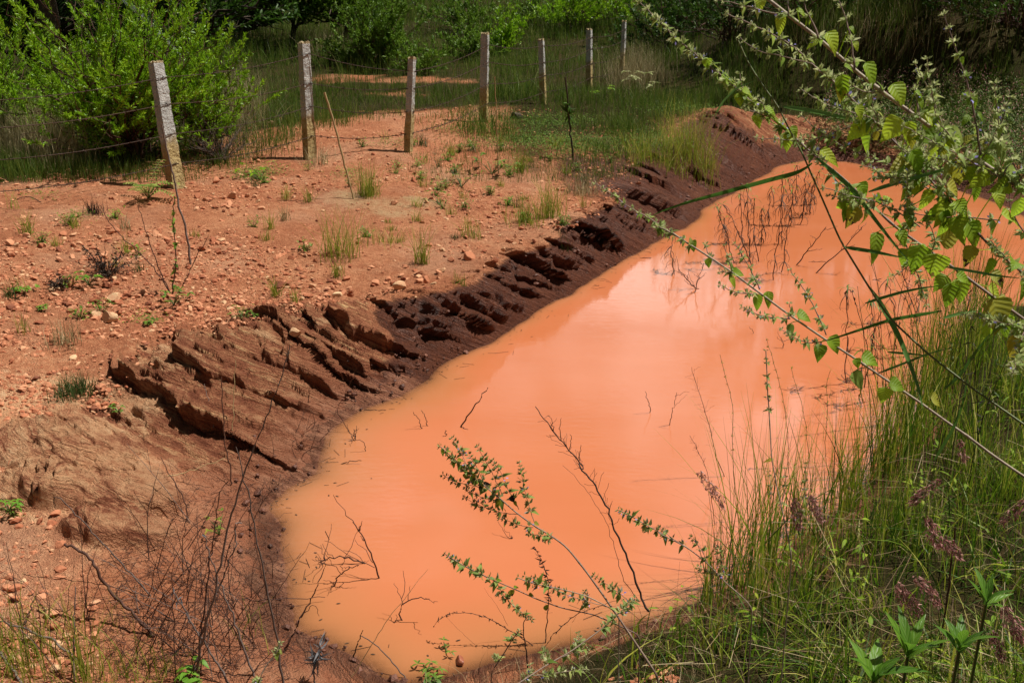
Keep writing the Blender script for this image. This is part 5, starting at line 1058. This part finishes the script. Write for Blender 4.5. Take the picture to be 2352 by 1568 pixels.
for k in range(165):                                  # the thicket of thin bare stems on the mud
    u, v = Q7((rng.uniform(880 if k < 96 else 100, 1780), rng.uniform(520 if k < 96 else 1000, 1590)))[0]
    if 70 < k <= 95: u, v = q(4, [(rng.normal(2010, 90), rng.normal(1400, 120))])[0]
    b = hit(u, v); s_, w_, _, _ = shore(b[0], b[1])
    if s_ < .03: continue
    h = rng.uniform(.18, .62) if k <= 70 or k > 95 else rng.uniform(.1, .3); d = np.array([rng.normal(0, .45), rng.normal(0, .25), 1]); d /= np.linalg.norm(d); tt = np.linspace(0, 1, 9)[:, None]
    P = b-[0, 0, .01]+d*h*tt+np.array([rng.normal(0, .06), 0, -.05])*tt**2+rng.normal(0, .005, (9, 3))*tt; mb = MB(); tubes(mb, P, np.linspace(.0026, .0009, 9)*rng.uniform(.7, 1.2), 4)
    if rng.random() < .5:
        m_ = P[5]; tubes(mb, m_+nrm(d+rdir(1)[0]*.8)*np.linspace(0, h*.35, 6)[:, None], np.linspace(.0013, .0006, 6), 4)
    o = mb.build('dead_stalk', M['twig' if rng.random() < .75 else 'twig_grey']); tag(o, 'thin bare reddish brown stem in the thicket on the muddy left bank', 'dead stalk', 'thicket of thin bare stems on the left bank')
for k in range(26):                                  # tall thin dry stems before the water at the right
    u, v = rng.uniform(1990, 2290), rng.uniform(830, 1180); b = hit(u, v); h = rng.uniform(.7, 1.35); d = nrm(np.array([rng.normal(-.1, .13), rng.normal(0, .1), 1.])); tt = np.linspace(0, 1, 14)[:, None]
    P = b+d*h*tt+np.array([rng.normal(0, .12), 0, 0])*tt**2+rng.normal(0, .004, (14, 3))*tt; mb = MB(); tubes(mb, P, np.linspace(.0032, .0013, 14), 5)
    if rng.random() < .6:
        kk = rng.integers(6, 14, 22); leaves(mb, P[kk], nrm(rdir(22)+[0, 0, -.4]), rdir(22), rng.uniform(.015, .05, 22), .006, 4, 3, 'lance', .8, .5)
    tag(mb.build('dry_stalk', M[['twig_grey', 'twig_dark', 'reed_stem'][rng.integers(0, 3)]]), 'tall thin dry stalk rising from the grass before the water at the right', 'stalk', 'tall dry stalks in the right hand grass')
rng = np.random.default_rng(78)
mb = MB(); p = hits(*np.array(Q7(*[(rng.uniform(650, 1900), rng.uniform(250, 1560)) for _ in range(900)])).T); p = p[shore(p[:, 0], p[:, 1])[0] > .02]; n = len(p); a = rng.uniform(0, 6.28, n); d = np.stack([np.cos(a), np.sin(a), rng.uniform(-.03, .25, n)], -1); tt = np.linspace(0, 1, 5)
tubes(mb, p[:, None]+[0, 0, .008]+d[:, None]*(rng.uniform(.03, .22, n))[:, None, None]*tt[None, :, None]+rng.normal(0, .006, (n, 5, 3)), np.full((n, 5), .0012), 3)
tag(mb.build('twig_litter', M['twig']), 'fine dead twig litter matted on the muddy left bank', 'twigs', kind='stuff')
# sticks and stalks on the terrace
for base, pts, r0, r1, mat, lab, kw in [
    (q(1, [(2255, 1270)])[0], q(1, [(2220, 1120), (2170, 940), (2120, 750), (2070, 590)]), .010, .012, 'straw', 'pale bamboo cane leaning left beside the second granite post', {}),
    (q(2, [(1090, 1110)])[0], q(2, [(1082, 900), (1075, 700), (1065, 490)]),   .008, .006, 'straw', 'thin brown stake on the terrace right of the tall fourth post', {}),
    (q(2, [(1568, 1025)])[0], q(2, [(1540, 760), (1530, 620), (1515, 495)]), .014, .011, 'twig_dark', 'dark stake with a leafy sapling tied against it', dict(leafs=(22, .5, .10, .04, .72), leaf_mat_='shrub_dark')),
    (q(4, [(1215, 250)])[0], q(4, [(1200, 100), (1180, 0)])+q(1, [(1150, 1350), (1120, 1200), (1080, 1000), (1050, 870), (1030, 790)]), .010, .006, 'twig_grey', 'tall grey dead stalk standing in front of the nearest granite post', {}),
    (q(4, [(1100, 440)])[0], q(4, [(1120, 250), (1118, 100), (1105, 0)])+q(1, [(1112, 1250)]), .006, .003, 'twig', 'upright bare stem of the leggy weed in front of the nearest post', dict(leafs=(26, .0, .05, .03), leaf_mat_='shrub_mid')),
    (q(4, [(1080, 420)])[0], q(4, [(980, 270), (860, 150), (760, 60), (700, -10)])+q(1, [(640, 1310)]), .005, .0025, 'twig', 'long bare stem leaning left from the leggy weed', {}),
    (q(4, [(1085, 430)])[0], q(4, [(1020, 300), (970, 150), (920, 0)])+q(1, [(880, 1310)]), .005, .0025, 'twig', 'bare stem leaning slightly left from the leggy weed', {}),
    (q(4, [(1160, 400)])[0], q(4, [(1220, 270), (1290, 140), (1330, 60)]), .005, .0025, 'twig', 'bare stem leaning right from the leggy weed', {}),
    (q(1, [(260, 1290)])[0], q(1, [(180, 1250), (60, 1290), (0, 1300)]), .004, .004, 'twig_dark', 'loose end of wire lying on the ground at the left', {})]:
    gstalk('stake' if 'stake' in lab or 'cane' in lab else 'dead_stalk', base, pts, .05, r0, r1, mat, lab, wob=.004, **kw)
def seedling(u, v, n, ln, wd, h, mat, label, shape='ovate', pinn=False):
    b = hit(u, v); r = empty('seedling', b, label, 'seedling'); st = MB(); lf = MB()
    for k in range(n):
        a = rng.uniform(0, 6.28); d = np.array([math.cos(a), math.sin(a), rng.uniform(.4, 1.3)]); d /= np.linalg.norm(d); tip = b+d*h*rng.uniform(.5, 1.1); P = smoothp([b, (b+tip)/2+[0, 0, .1*h], tip+[0, 0, -.15*h]], 9); tubes(st, P, np.linspace(.004, .0015, 9), 4)
        if pinn:
            X = np.repeat(resample(P, 12)[3:], 2, 0); sg = np.tile([1, -1], 9)[:, None]; sd_ = nrm(np.cross(P[-1]-P[0], [0, 0, 1])); leaves(lf, X, nrm(sg*sd_+.3*d), np.array([0, 0, 1.]), ln, wd, 5, 3, shape, .3)
        else: leaves(lf, np.tile(tip, (4, 1)), nrm(rdir(4, -.1, .5)), np.array([0, 0, 1.]), ln, wd, 5, 3, shape, .4)
    st.build('stem', M['reed_stem'], r); lf.build('leaves', M[mat], r)
for a in [(340, 455, 9, .062, .024, .50, 'mint_small', 'feathery leaved green sapling drooping left of the nearest granite post', 'lance', True), (598, 415, 7, .07, .032, .3, 'shrub', 'small leafy green seedling by the shrub, left of the second post'),
          (205, 655, 7, .05, .026, .13, 'seedling', 'bright lime green seedling beside the dark dead bush'), (55, 675, 8, .045, .022, .12, 'seedling', 'bright lime green seedling nearest the left edge'), (88, 715, 6, .035, .018, .07, 'seedling', 'smallest lime green seedling among the stones'),
          (1130, 400, 9, .09, .04, .32, 'shrub_mid', 'bluish green leafy plant at the foot of the thin brown stake'), (1060, 430, 9, .05, .02, .38, 'shrub_mid', 'scraggly green weed left of the thin brown stake'), (1010, 470, 6, .05, .02, .25, 'shrub_mid', 'small weed near the sand patch'),
          (560, 735, 7, .035, .018, .14, 'shrub_mid', 'small leafy weed growing on the rock ledge'), (400, 700, 8, .05, .026, .16, 'shrub_mid', 'leafy weed at the foot of the leggy bare stems'), (348, 742, 7, .04, .02, .06, 'shrub_mid', 'low green weed among stones above the ledges'),
          (1480, 215, 9, .13, .06, .55, 'calyx', 'silvery leaved young plant near the end of the fence'), (1385, 230, 6, .08, .04, .35, 'shrub', 'young leafy plant right of the staked sapling'), (272, 945, 6, .025, .012, .07, 'shrub_mid', 'tiny weed on the tan rock'), (20, 1175, 8, .04, .015, .1, 'seedling', 'green seedling at the left edge above the bent stick'),
          (*q(8, [(640, 1490)])[0], 4, .04, .011, .07, 'shrub_mid', 'narrow leaved green seedling in the shallow water edge', 'lance'), (*q(8, [(755, 1370)])[0], 3, .03, .009, .06, 'shrub_mid', 'tiny narrow leaved seedling standing in the shallows', 'lance'), (*q(8, [(650, 1555)])[0], 5, .045, .014, .06, 'shrub_mid', 'bright low seedling at the very bottom edge', 'lance'), (*q(7, [(1270, 1560)])[0], 6, .06, .03, .09, 'seedling', 'fresh green leafy seedling at the bottom edge of the left bank'), (*q(7, [(1400, 620)])[0], 5, .035, .014, .14, 'tuft', 'small yellow green weed within the thicket of bare stems')]:
    seedling(*a)
def deadbush(u, v, h, n, label):
    b = hit(u, v); r = empty('dead_bush', b, label, 'dead bush'); mb = MB(); d = nrm(rdir(n, .05, 1)); K = 8; tt = np.linspace(0, 1, K)
    P = b+d[:, None]*(h*rng.uniform(.4, 1, n))[:, None, None]*tt[None, :, None]+rng.normal(0, .02*h, (n, K, 3)).cumsum(1); tubes(mb, P, np.full((n, 1), .0035)*(1-.7*tt), 4); mb.build('stem', M['twig_dark'], r)
    m2 = MB(); k = rng.integers(0, n, n*6); j = rng.integers(2, K, n*6); leaves(m2, P[k, j], rdir(n*6), rdir(n*6), .03, .014, 4, 3, 'ovate', .6, .5); m2.build('withered_leaves', M['dead_leaf'], r)
deadbush(245, 630, .34, 60, 'blackened dead bush on the red ground behind the lime green seedling'); deadbush(140, 660, .16, 26, 'small low blackened dead plant between the two lime green seedlings'); deadbush(665, 280, .4, 40, 'grey brown dead bush behind the second granite post')
# reeds standing dead in the water
def reed(top, base, label, group=None, curl=26):
    b = on_plane(base[0], base[1], WZ); P = smoothp([at(*top, b[1]+rng.uniform(-.1, .2)), (at(*top, b[1])+b)/2+rng.normal(0, .03, 3), b-[0, 0, .08]], 16)[::-1]; P[1:-1] += rng.normal(0, .008, P[1:-1].shape)
    r = empty('dead_reed', b, label, 'reed', group); mb = MB(); sc = b[1]/8; tubes(mb, P, np.linspace(.005, .003, 16)*sc**.5, 5); mb.build('stem', M['twig'], r)
    m2 = MB(); k = rng.integers(3, 16, curl); d = nrm(rdir(curl, -.9, .3)); tt = np.linspace(0, 1, 6); Ln = rng.uniform(.04, .13, curl)*sc**.4
    X = P[k][:, None]+d[:, None]*(Ln[:, None]*np.sin(tt*2.2)[None])[..., None]*np.array([1, 1, .4])-np.array([0, 0, 1])*(Ln[:, None]*(tt**1.6)[None])[..., None]
    ribbons(m2, X, np.full((curl, 6), .008*sc**.5)*np.linspace(1, .3, 6), nrm(np.cross(d, [0, 0, 1.]+rdir(curl)*.3))); m2.build('withered_leaves', M['dead_leaf'], r)
    m3 = MB(); n = 5; leaves(m3, P[-1]+rng.normal(0, .01, (n, 3)), nrm(rdir(n, -.1, .9)), np.array([0, 0, 1.]), .09*sc**.4, .012, 5, 3, 'lance', .7); m3.build('green_tip', M['shrub_mid'], r)
RG = 'dead reed stalks standing in the pond'
for (t_, b_) in [((1645, 475), (1692, 605)), ((1660, 470), (1735, 612)), ((1700, 445), (1705, 590)), ((1715, 425), (1722, 600)), ((1732, 455), (1745, 600)), ((1750, 480), (1752, 560)), ((1800, 430), (1775, 642)), ((1797, 400), (1797, 560)), ((1822, 430), (1795, 625)), ((1812, 410), (1815, 520)), ((1850, 395), (1838, 515)), ((1862, 420), (1843, 500)), ((1872, 410), (1862, 490)), ((1545, 545), (1552, 630)), ((1665, 500), (1672, 560)), ((1772, 430), (1768, 520)), ((1830, 380), (1828, 470)), ((1880, 395), (1872, 470))]:
    reed(t_, b_, 'dead brown reed stalk with curled leaves in the far clump standing in the pond', RG)
for (t_, b_) in [((1947, 660), (1945, 880)), ((2000, 690), (1985, 890)), ((2025, 715), (2010, 860)), ((1980, 800), (1978, 925)), ((2040, 640), (2060, 800)), ((2060, 560), (2115, 740)), ((2110, 640), (2105, 820))]:
    reed(t_, b_, 'dead reed stalk standing in the water among the right hand grass stems', 'dead reeds among the right hand grass', 20)
def wtwig(pts, r, label, mat='twig', rise=.0, br=0):
    p = np.array(pts, float); b = on_plane(p[0, 0], p[0, 1], WZ); P = px([tuple(x) for x in p], b[1], b[1]+rise); P[0, 2] = WZ-.03
    for k in range(len(P)): P[k, 2] = max(P[k, 2], WZ-.03 if k == 0 else WZ+.003)
    P = smoothp(P, 14, 1); P[1:-1] += rng.normal(0, .004, P[1:-1].shape); mb = MB(); tubes(mb, P, np.linspace(r, r*.5, 14), 5); root = empty('twig', b, label, 'twig'); mb.build('stem', M[mat], root)
    for _ in range(br):
        k = rng.integers(3, 13); d = nrm(rdir(1, -.1, .8)[0]+nrm(P[-1]-P[0])*.6); m2 = MB(); S_ = P[k]+d*np.linspace(0, rng.uniform(.06, .2), 7)[:, None]+rng.normal(0, .005, (7, 3)); S_[:, 2] = np.maximum(S_[:, 2], WZ+.002); tubes(m2, S_, np.linspace(r*.5, r*.25, 7), 4); m2.build('side_twig', M[mat], root)
for a in [(q(5, [(832, 1285), (900, 1200), (980, 1100), (1022, 1035)]), .006, 'dark stick leaning right out of the open water', 'twig_dark'), (q(5, [(612, 1295), (575, 1230), (547, 1190)]), .0035, 'short twig in the water, left one of two leaning left', 'twig_dark'), (q(5, [(645, 1277), (620, 1220), (595, 1180)]), .0035, 'short twig in the water, right one of two leaning left', 'twig_dark'),
          (q(5, [(758, 1343), (750, 1308)]), .0045, 'stubby twig end just above the water', 'twig_dark'), (q(5, [(1915, 210), (1990, 260), (2060, 308)]), .005, 'twig reaching into water from the dark bank', 'twig_dark'), (q(5, [(2072, 1195), (2045, 1120), (2025, 1060)]), .0035, 'thin twig leaning left in the middle of the pond', 'twig'), (q(5, [(2172, 1272), (2200, 1180), (2228, 1065)]), .003, 'thin twig leaning right in the middle of the pond', 'twig', 0, 2),
          (q(5, [(120, 1180), (250, 1205), (375, 1227)]), .0035, 'twig lying flat out from the wet bank into water', 'twig_dark'), (q(5, [(180, 1370), (165, 1300)]), .005, 'dark forked stub in the brown shallows', 'twig_dark', 0, 4), (q(5, [(250, 1440), (230, 1380), (180, 1365)]), .003, 'thin curved twig in the brown shallows by the forked stub', 'twig_dark'), (q(5, [(0, 1520), (100, 1515), (215, 1500)]), .004, 'straight twig floating at the left shore', 'twig_dark'),
          (q(8, [(335, 900), (300, 800), (270, 720), (205, 610), (160, 540)]), .005, 'branched dead twig standing from the near left water', 'twig', 0, 6), (q(8, [(300, 805), (200, 790), (120, 765), (60, 755), (0, 770), (-60, 800)]), .0045, 'dead branch stretched low over the near left water', 'twig', 0, 8), (q(8, [(20, 945), (70, 880), (110, 850), (200, 815)]), .004, 'curved dead twig dipping into the near left water', 'twig', 0, 4),
          (q(8, [(490, 1165), (450, 1110), (480, 1050), (560, 1030), (650, 1030)]), .004, 'submerged sprig with green leaf tips near the pale grass stalk', 'twig', 0, 4), (q(6, [(895, 255), (960, 170), (1030, 90), (1090, 10)]), .007, 'bare branch leaning right in the far water, left of a pair', 'twig', .0, 4), (q(6, [(1010, 305), (1100, 230), (1200, 150), (1320, 10)]), .007, 'bare branch leaning right in far water, right of a pair', 'twig', .0, 4), (q(6, [(920, 235), (1000, 260), (1080, 300)]), .005, 'bare twig lying in the far water below the leaning branches', 'twig'),
          (q(6, [(300, 405), (240, 390), (180, 320), (150, 280)]), .006, 'drooping dead branch in the water left of the reeds', 'twig', 0, 8), (q(6, [(245, 430), (280, 330), (310, 240)]), .005, 'dead twig standing beside the drooping branch left of the reeds', 'twig', 0, 5), (q(6, [(640, 690), (620, 670), (600, 648)]), .003, 'tiny twig afloat left of the upright mint shoots', 'twig'), (q(6, [(820, 780), (815, 740), (800, 715)]), .004, 'small dark stub in the water under the long mint stem', 'twig_dark', 0, 3), (q(8, [(1190, 645), (1175, 632)]), .004, 'two pointed brown leaf tips just breaking the water', 'twig', 0, 2)]:
    wtwig(*a)
gstalk('dead_weed', q(6, [(1560, 1500)])[0], q(6, [(1480, 1220), (1420, 1030), (1380, 880), (1340, 720), (1300, 570), (1270, 470), (1240, 400), (1215, 400), (1205, 440)]), .1, .0035, .0016, 'twig_dark', 'dark withered stalk with a nodding black seed head over the water', leafs=(9, .82, .03, .014))
gstalk('dead_weed', q(6, [(440, 1600)])[0], q(6, [(390, 1480), (340, 1260), (300, 1130), (270, 1040), (245, 960), (232, 905)]), .05, .003, .001, 'twig', 'bare finely branched weed standing left of the upright pale mint stalk', fan=(34, .25, .09))
gstalk('dead_weed', q(9, [(380, 560)])[0], q(9, [(330, 200), (280, 110), (230, 0)])+q(6, [(220, 1340)]), .05, .002, .001, 'twig', 'thin weed with feathery tip left of the bare finely branched weed', fan=(30, .6, .04))
# ------------------------------------------------------------ the grassy near bank
rng = np.random.default_rng(55)
def bank_grass():
    mb = MB(); md = MB()
    def dens(p):
        s, w, h, T = shore(p[:, 0], p[:, 1]); rt = (p[:, 0]*.82-p[:, 1]*.57+2.0 > 0)
        return (s > .06)*rt*(.10+.90*ss(-.25, .22, fbm(p[:, 0]*2.1, p[:, 1]*2.1, 3, 91)))*np.clip((p[:, 0]-.25)/.8, .03, 1)
    p = scatter(1300, 2700, 640, 1750, 15000, dens); n = len(p); s = shore(p[:, 0], p[:, 1])[0]
    blades(mb, p, rng.uniform(.12, .42, n)*(.6+.5*np.clip(s, 0, 1)), np.clip(rng.lognormal(-5.15, .5, n), .0025, .015), .8, 6, .5)
    p = scatter(1450, 2700, 640, 1750, 3200, dens); n = len(p); blades(md, p, rng.uniform(.1, .5, n), rng.uniform(.0015, .0035, n), .9, 6, .6)
    p = scatter(1300, 2700, 900, 1750, 3000, dens); n = len(p); a = rng.uniform(0, 6.28, n); d = np.stack([np.cos(a), np.sin(a), rng.uniform(-.1, .4, n)], -1); t = np.linspace(0, 1, 5)
    ribbons(md, p[:, None]+np.array([0, 0, 1])*rng.uniform(.02, .28, n)[:, None, None]+d[:, None]*(rng.uniform(.08, .35, n))[:, None, None]*t[None, :, None], np.full((n, 5), .0022), nrm(np.cross(d, rdir(n))))
    lw = MB(); p = scatter(1500, 2700, 800, 1750, 230, dens); n = len(p)      # small leafy weeds in the grass
    for j in range(6): leaves(lw, p+np.array([0, 0, 1])*rng.uniform(.03, .26, n)[:, None]+rng.normal(0, .02, (n, 3)), rdir(n, -.2, .7), np.array([0, -.2, 1.]), rng.uniform(.03, .085, n), rng.uniform(.008, .02, n), 6, 3, 'lance', .4, .3)
    tag(lw.build('weeds', M['mint']), 'small leafy green weeds mixed into the near right bank grass', 'weeds', kind='stuff')
    # tall clumps along the water
    for (u, v, du, dv, h, m) in [(1700, 1360, 45, 30, 1.0, 90), (1760, 1300, 40, 25, 1.0, 80), (1630, 1385, 30, 20, .55, 60), (1850, 1230, 50, 25, .75, 110), (1950, 1170, 40, 30, .8, 120), (2040, 1090, 45, 30, .95, 190), (2090, 1010, 40, 40, 1.1, 190), (2140, 930, 30, 40, 1.2, 170), (2190, 880, 40, 40, 1.2, 170), (2240, 800, 30, 30, 1.1, 120), (2250, 830, 40, 40, .7, 150), (2320, 900, 60, 60, .7, 220), (2200, 1050, 80, 60, .6, 260), (2300, 1150, 80, 80, .55, 260), (1800, 1400, 90, 50, .45, 200), (2050, 1250, 100, 60, .45, 240)]:
        p = hits(rng.normal(u, du*.6, m), rng.normal(v, dv*.6, m)); p[:, 2] -= .02; blades(mb, p, h*rng.uniform(.45, 1.15, m), np.clip(rng.lognormal(-5.35, .4, m), .0025, .011), .32, 7, .3)
    tag(mb.build('grass', M['grass']), 'thick green grass covering the near right bank of the pond', 'grass', kind='stuff')
    tag(md.build('dry_grass', M['thatch']), 'dry straw tangled through the green grass of the near right bank', 'dry grass', kind='stuff')
    mb = MB()
    p = hits(rng.uniform(-60, 620, 620), rng.uniform(1420, 1640, 620)); p = p[rng.random(len(p)) < ss(-.3, .3, fbm(p[:, 0]*2, p[:, 1]*2, 2, 14))]; n = len(p); blades(mb, p, rng.uniform(.06, .3, n), rng.uniform(.002, .005, n), .55, 6, .4)
    for (u, v, du, m, h) in [(190, 1560, 25, 40, .45), (30, 1540, 40, 60, .25), (60, 1480, 30, 40, .22), (330, 1560, 50, 30, .18)]:
        p = hits(rng.normal(u, du, m), rng.normal(v, 14, m)); blades(mb, p, h*rng.uniform(.5, 1.1, m), rng.uniform(.003, .006, m), .35, 6)
    tag(mb.build('grass', M['tuft']), 'scattered green grass blades at the lower left corner', 'grass', kind='stuff')
    mb = MB(); md = MB()                              # grassy mud along the bottom edge
    p = scatter(950, 1650, 1430, 1640, 900, lambda p: (shore(p[:, 0], p[:, 1])[0] > .05)*1.0); n = len(p); blades(md, p, rng.uniform(.03, .2, n), rng.uniform(.0012, .003, n), 1.0, 5, .7)
    tag(md.build('dry_grass', M['thatch']), 'dry litter of grass on the mud at the bottom edge', 'dry grass', kind='stuff')
bank_grass()
def seedhead(u, v, Y, droop, sz, label, n=110, base=None):
    top = at(u, v, Y); b = at(base[0], base[1], Y-.05) if base else top+np.array([.12, -.02, -.45]); g = b.copy(); g[2] = min(g[2], ground_z(g[0], g[1])); r = empty('seed_grass', g, label, 'seeding grass', 'pinkish seeding grasses on the near bank')
    P = smoothp([g, g*.5+top*.5+np.array([.03, 0, .06]), top], 20); mb = MB(); tubes(mb, P, np.linspace(.0016, .0007, 20), 5); mb.build('stem', M['reed_stem'], r)
    m2 = MB(); k = rng.uniform(-1, 1, n); dirv = nrm(np.array([droop*.8, .1, -.75])); c = top+dirv*(k*sz)[:, None]+rdir(n)*(sz*.34*(1-np.abs(k)*.6))[:, None]; leaves(m2, c, nrm(rdir(n)+np.array([droop, 0, -1.2])), rdir(n), .014*rng.uniform(.7, 1.3, n), .0048, 4, 3, 'ovate', .1, .5)
    hair = MB(); tubes(hair, np.stack([c, (c+top+dirv*(k*sz*.7)[:, None])/2+[0, 0, .004], top+dirv*(k*sz*.7)[:, None]], 1), np.full((n, 3), .00035), 3); m2.build('seed_head', M['pink'], r); hair.build('fine_stalks', M['twig'], r)
for (u, v, Y, dr, sz, n, lab) in [(1625, 1110, 3.1, .6, .06, 70, 'loose brownish seed head hanging over the water by the tall grass'), (1650, 1140, 3.05, .5, .05, 60, 'second loose seed head just below the one hanging over the water'), (1830, 1180, 2.8, .2, .06, 130, 'fluffy pink seed head left of a paired one'), (1872, 1165, 2.8, .5, .055, 120, 'fluffy pinkish seed head with pale tip, right one of the pair'), (2125, 1130, 2.7, -.8, .055, 110, 'red brown seed head in the dark grass at the right'), (2145, 1225, 2.45, .5, .06, 150, 'large rosy seed head arching in the grass at the right'), (2185, 1255, 2.4, .8, .05, 100, 'rosy seed head just right of the large arching one'), (2085, 1375, 2.15, .7, .06, 130, 'rose red seed head slanting above the broad leaved plant'), (2130, 1355, 2.15, .8, .055, 110, 'darker rose seed head right above the slanting one'), (2325, 1430, 2.0, .6, .06, 140, 'rose red seed head at the right edge near the bottom'), (2290, 1480, 2.0, .5, .05, 90, 'small rosy seed head left below the one at the right edge'), (2210, 1035, 2.8, .4, .04, 70, 'small dark red seed head in the upper right grass'), (2330, 1175, 2.5, -.6, .05, 80, 'faint pink seed head at the right edge')]:
    seedhead(u, v, Y, dr, sz, lab, n)
def broad(u, v, Y, n, label, ln=.15):
    c = at(u, v, Y); c[2] = ground_z(c[0], c[1]); c[2] = max(c[2]+.03, at(u, v, Y)[2]-.09); g = c.copy(); g[2] = ground_z(g[0], g[1]); r = empty('broadleaf_plant', g, label, 'weed'); st = MB(); tubes(st, smoothp([g-[0, 0, .02], (g+c)/2, c+[0, 0, .06]], 8), np.full(8, .004), 6); st.build('stem', M['reed_stem'], r)
    for k in range(n):
        a = k*2.4+rng.uniform(-.3, .3); el = rng.uniform(.6, 1.3); d = np.array([math.cos(a)*math.cos(el), math.sin(a)*math.cos(el), math.sin(el)]); mb = MB(); leaves(mb, c+[0, 0, .05+.004*k], d, np.array([0, 0, 1.])-d*.2, ln*rng.uniform(.7, 1.15), ln*.23, 13, 5, 'lance', .3, .3, serr=.02, rnd=rng.random()); mb.build('leaf', M['broad'], r)
broad(*q(9, [(1620, 1330)])[0], 2.0, 8, 'bright green broad leaved weed with toothed upright leaves at the bottom right', .105)
broad(*q(9, [(1950, 1290)])[0], 1.95, 8, 'broad leaved weed just right of the tallest toothed one, bottom right', .095)
broad(*q(9, [(1400, 1480)])[0], 1.95, 6, 'broad leaved weed with long leaf pointing left at the bottom edge', .13)
broad(*q(9, [(2120, 1000)])[0], 2.2, 7, 'dull green small leaved weed deep in the right hand grass', .08)
gstalk('grass_stalk', q(9, [(1780, 1560)])[0], q(9, [(1840, 1200), (1870, 950), (1900, 700), (1912, 580)]), .02, .0045, .0035, 'twig', 'stout reddish cut cane stub rising in the bottom right grass')
gstalk('grass_stalk', q(9, [(1480, 1500)])[0], q(9, [(1420, 1100), (1370, 850), (1320, 700), (1280, 620), (1255, 480)]), .05, .0025, .0015, 'straw', 'pale straw stalk upright in the middle of the bank grass')
for k, (b, pts, lab) in enumerate([(q(9, [(610, 860)])[0], q(9, [(560, 600), (500, 300), (490, 0)])+q(6, [(500, 1200), (470, 1050), (430, 900), (412, 825)]), 'tall flowering grass spike standing left of the pale mint stalk'), (q(9, [(900, 500)])[0], q(9, [(850, 250)])+q(6, [(840, 1240), (790, 1000), (740, 820), (710, 725)]), 'tall thin grass spike leaning left over the water'), (q(9, [(1150, 500)])[0], q(9, [(1080, 100)])+q(6, [(1100, 1160), (1090, 1000), (1115, 930)]), 'dark grass spike right of the pale mint stalk'), (q(9, [(1010, 560)])[0], q(6, [(960, 1240), (920, 1080), (880, 980), (868, 910)]), 'loose grass spike with drooping tip in the tall grass')]):
    gstalk('grass_stalk', b, pts, .05, .002, .001, 'reed_stem', lab, leafs=(60, .55, .012, .003), leaf_mat_='tuft')

def debris():
    global rng; rng = np.random.default_rng(66); mb = MB(); n = 1500
    k = rng.integers(0, len(POLY), n); o_ = np.abs(rng.normal(0, .16, n)); p = POLY[k]+EN[None]*o_[:, None]*1.0+rng.normal(0, .10, (n, 2)); s_ = shore(p[:, 0], p[:, 1])[0]
    kp = (s_ < -.005) & (s_ > -.45) & (p[:, 1] < 12) & (rng.random(n) < np.exp(s_/.14)); p = p[kp]; n = len(p); P = np.column_stack([p, np.full(n, WZ+.003)]); a = rng.uniform(0, 6.28, n)
    d = np.stack([np.cos(a), np.sin(a), 0*a], -1); h = n//2
    leaves(mb, P[:h], d[:h], np.array([0, 0, 1.]), rng.uniform(.008, .03, h), .008, 4, 3, 'lance', .0, .2)
    tt = np.linspace(0, 1, 4); tubes(mb, P[h:, None]+d[h:, None]*(rng.uniform(.02, .12, n-h))[:, None, None]*tt[None, :, None], np.full((n-h, 4), .0013), 3)
    tag(mb.build('floating_litter', M['dead_leaf']), 'dead leaf scraps and straw afloat along the pond edge', 'litter', kind='stuff')
debris()
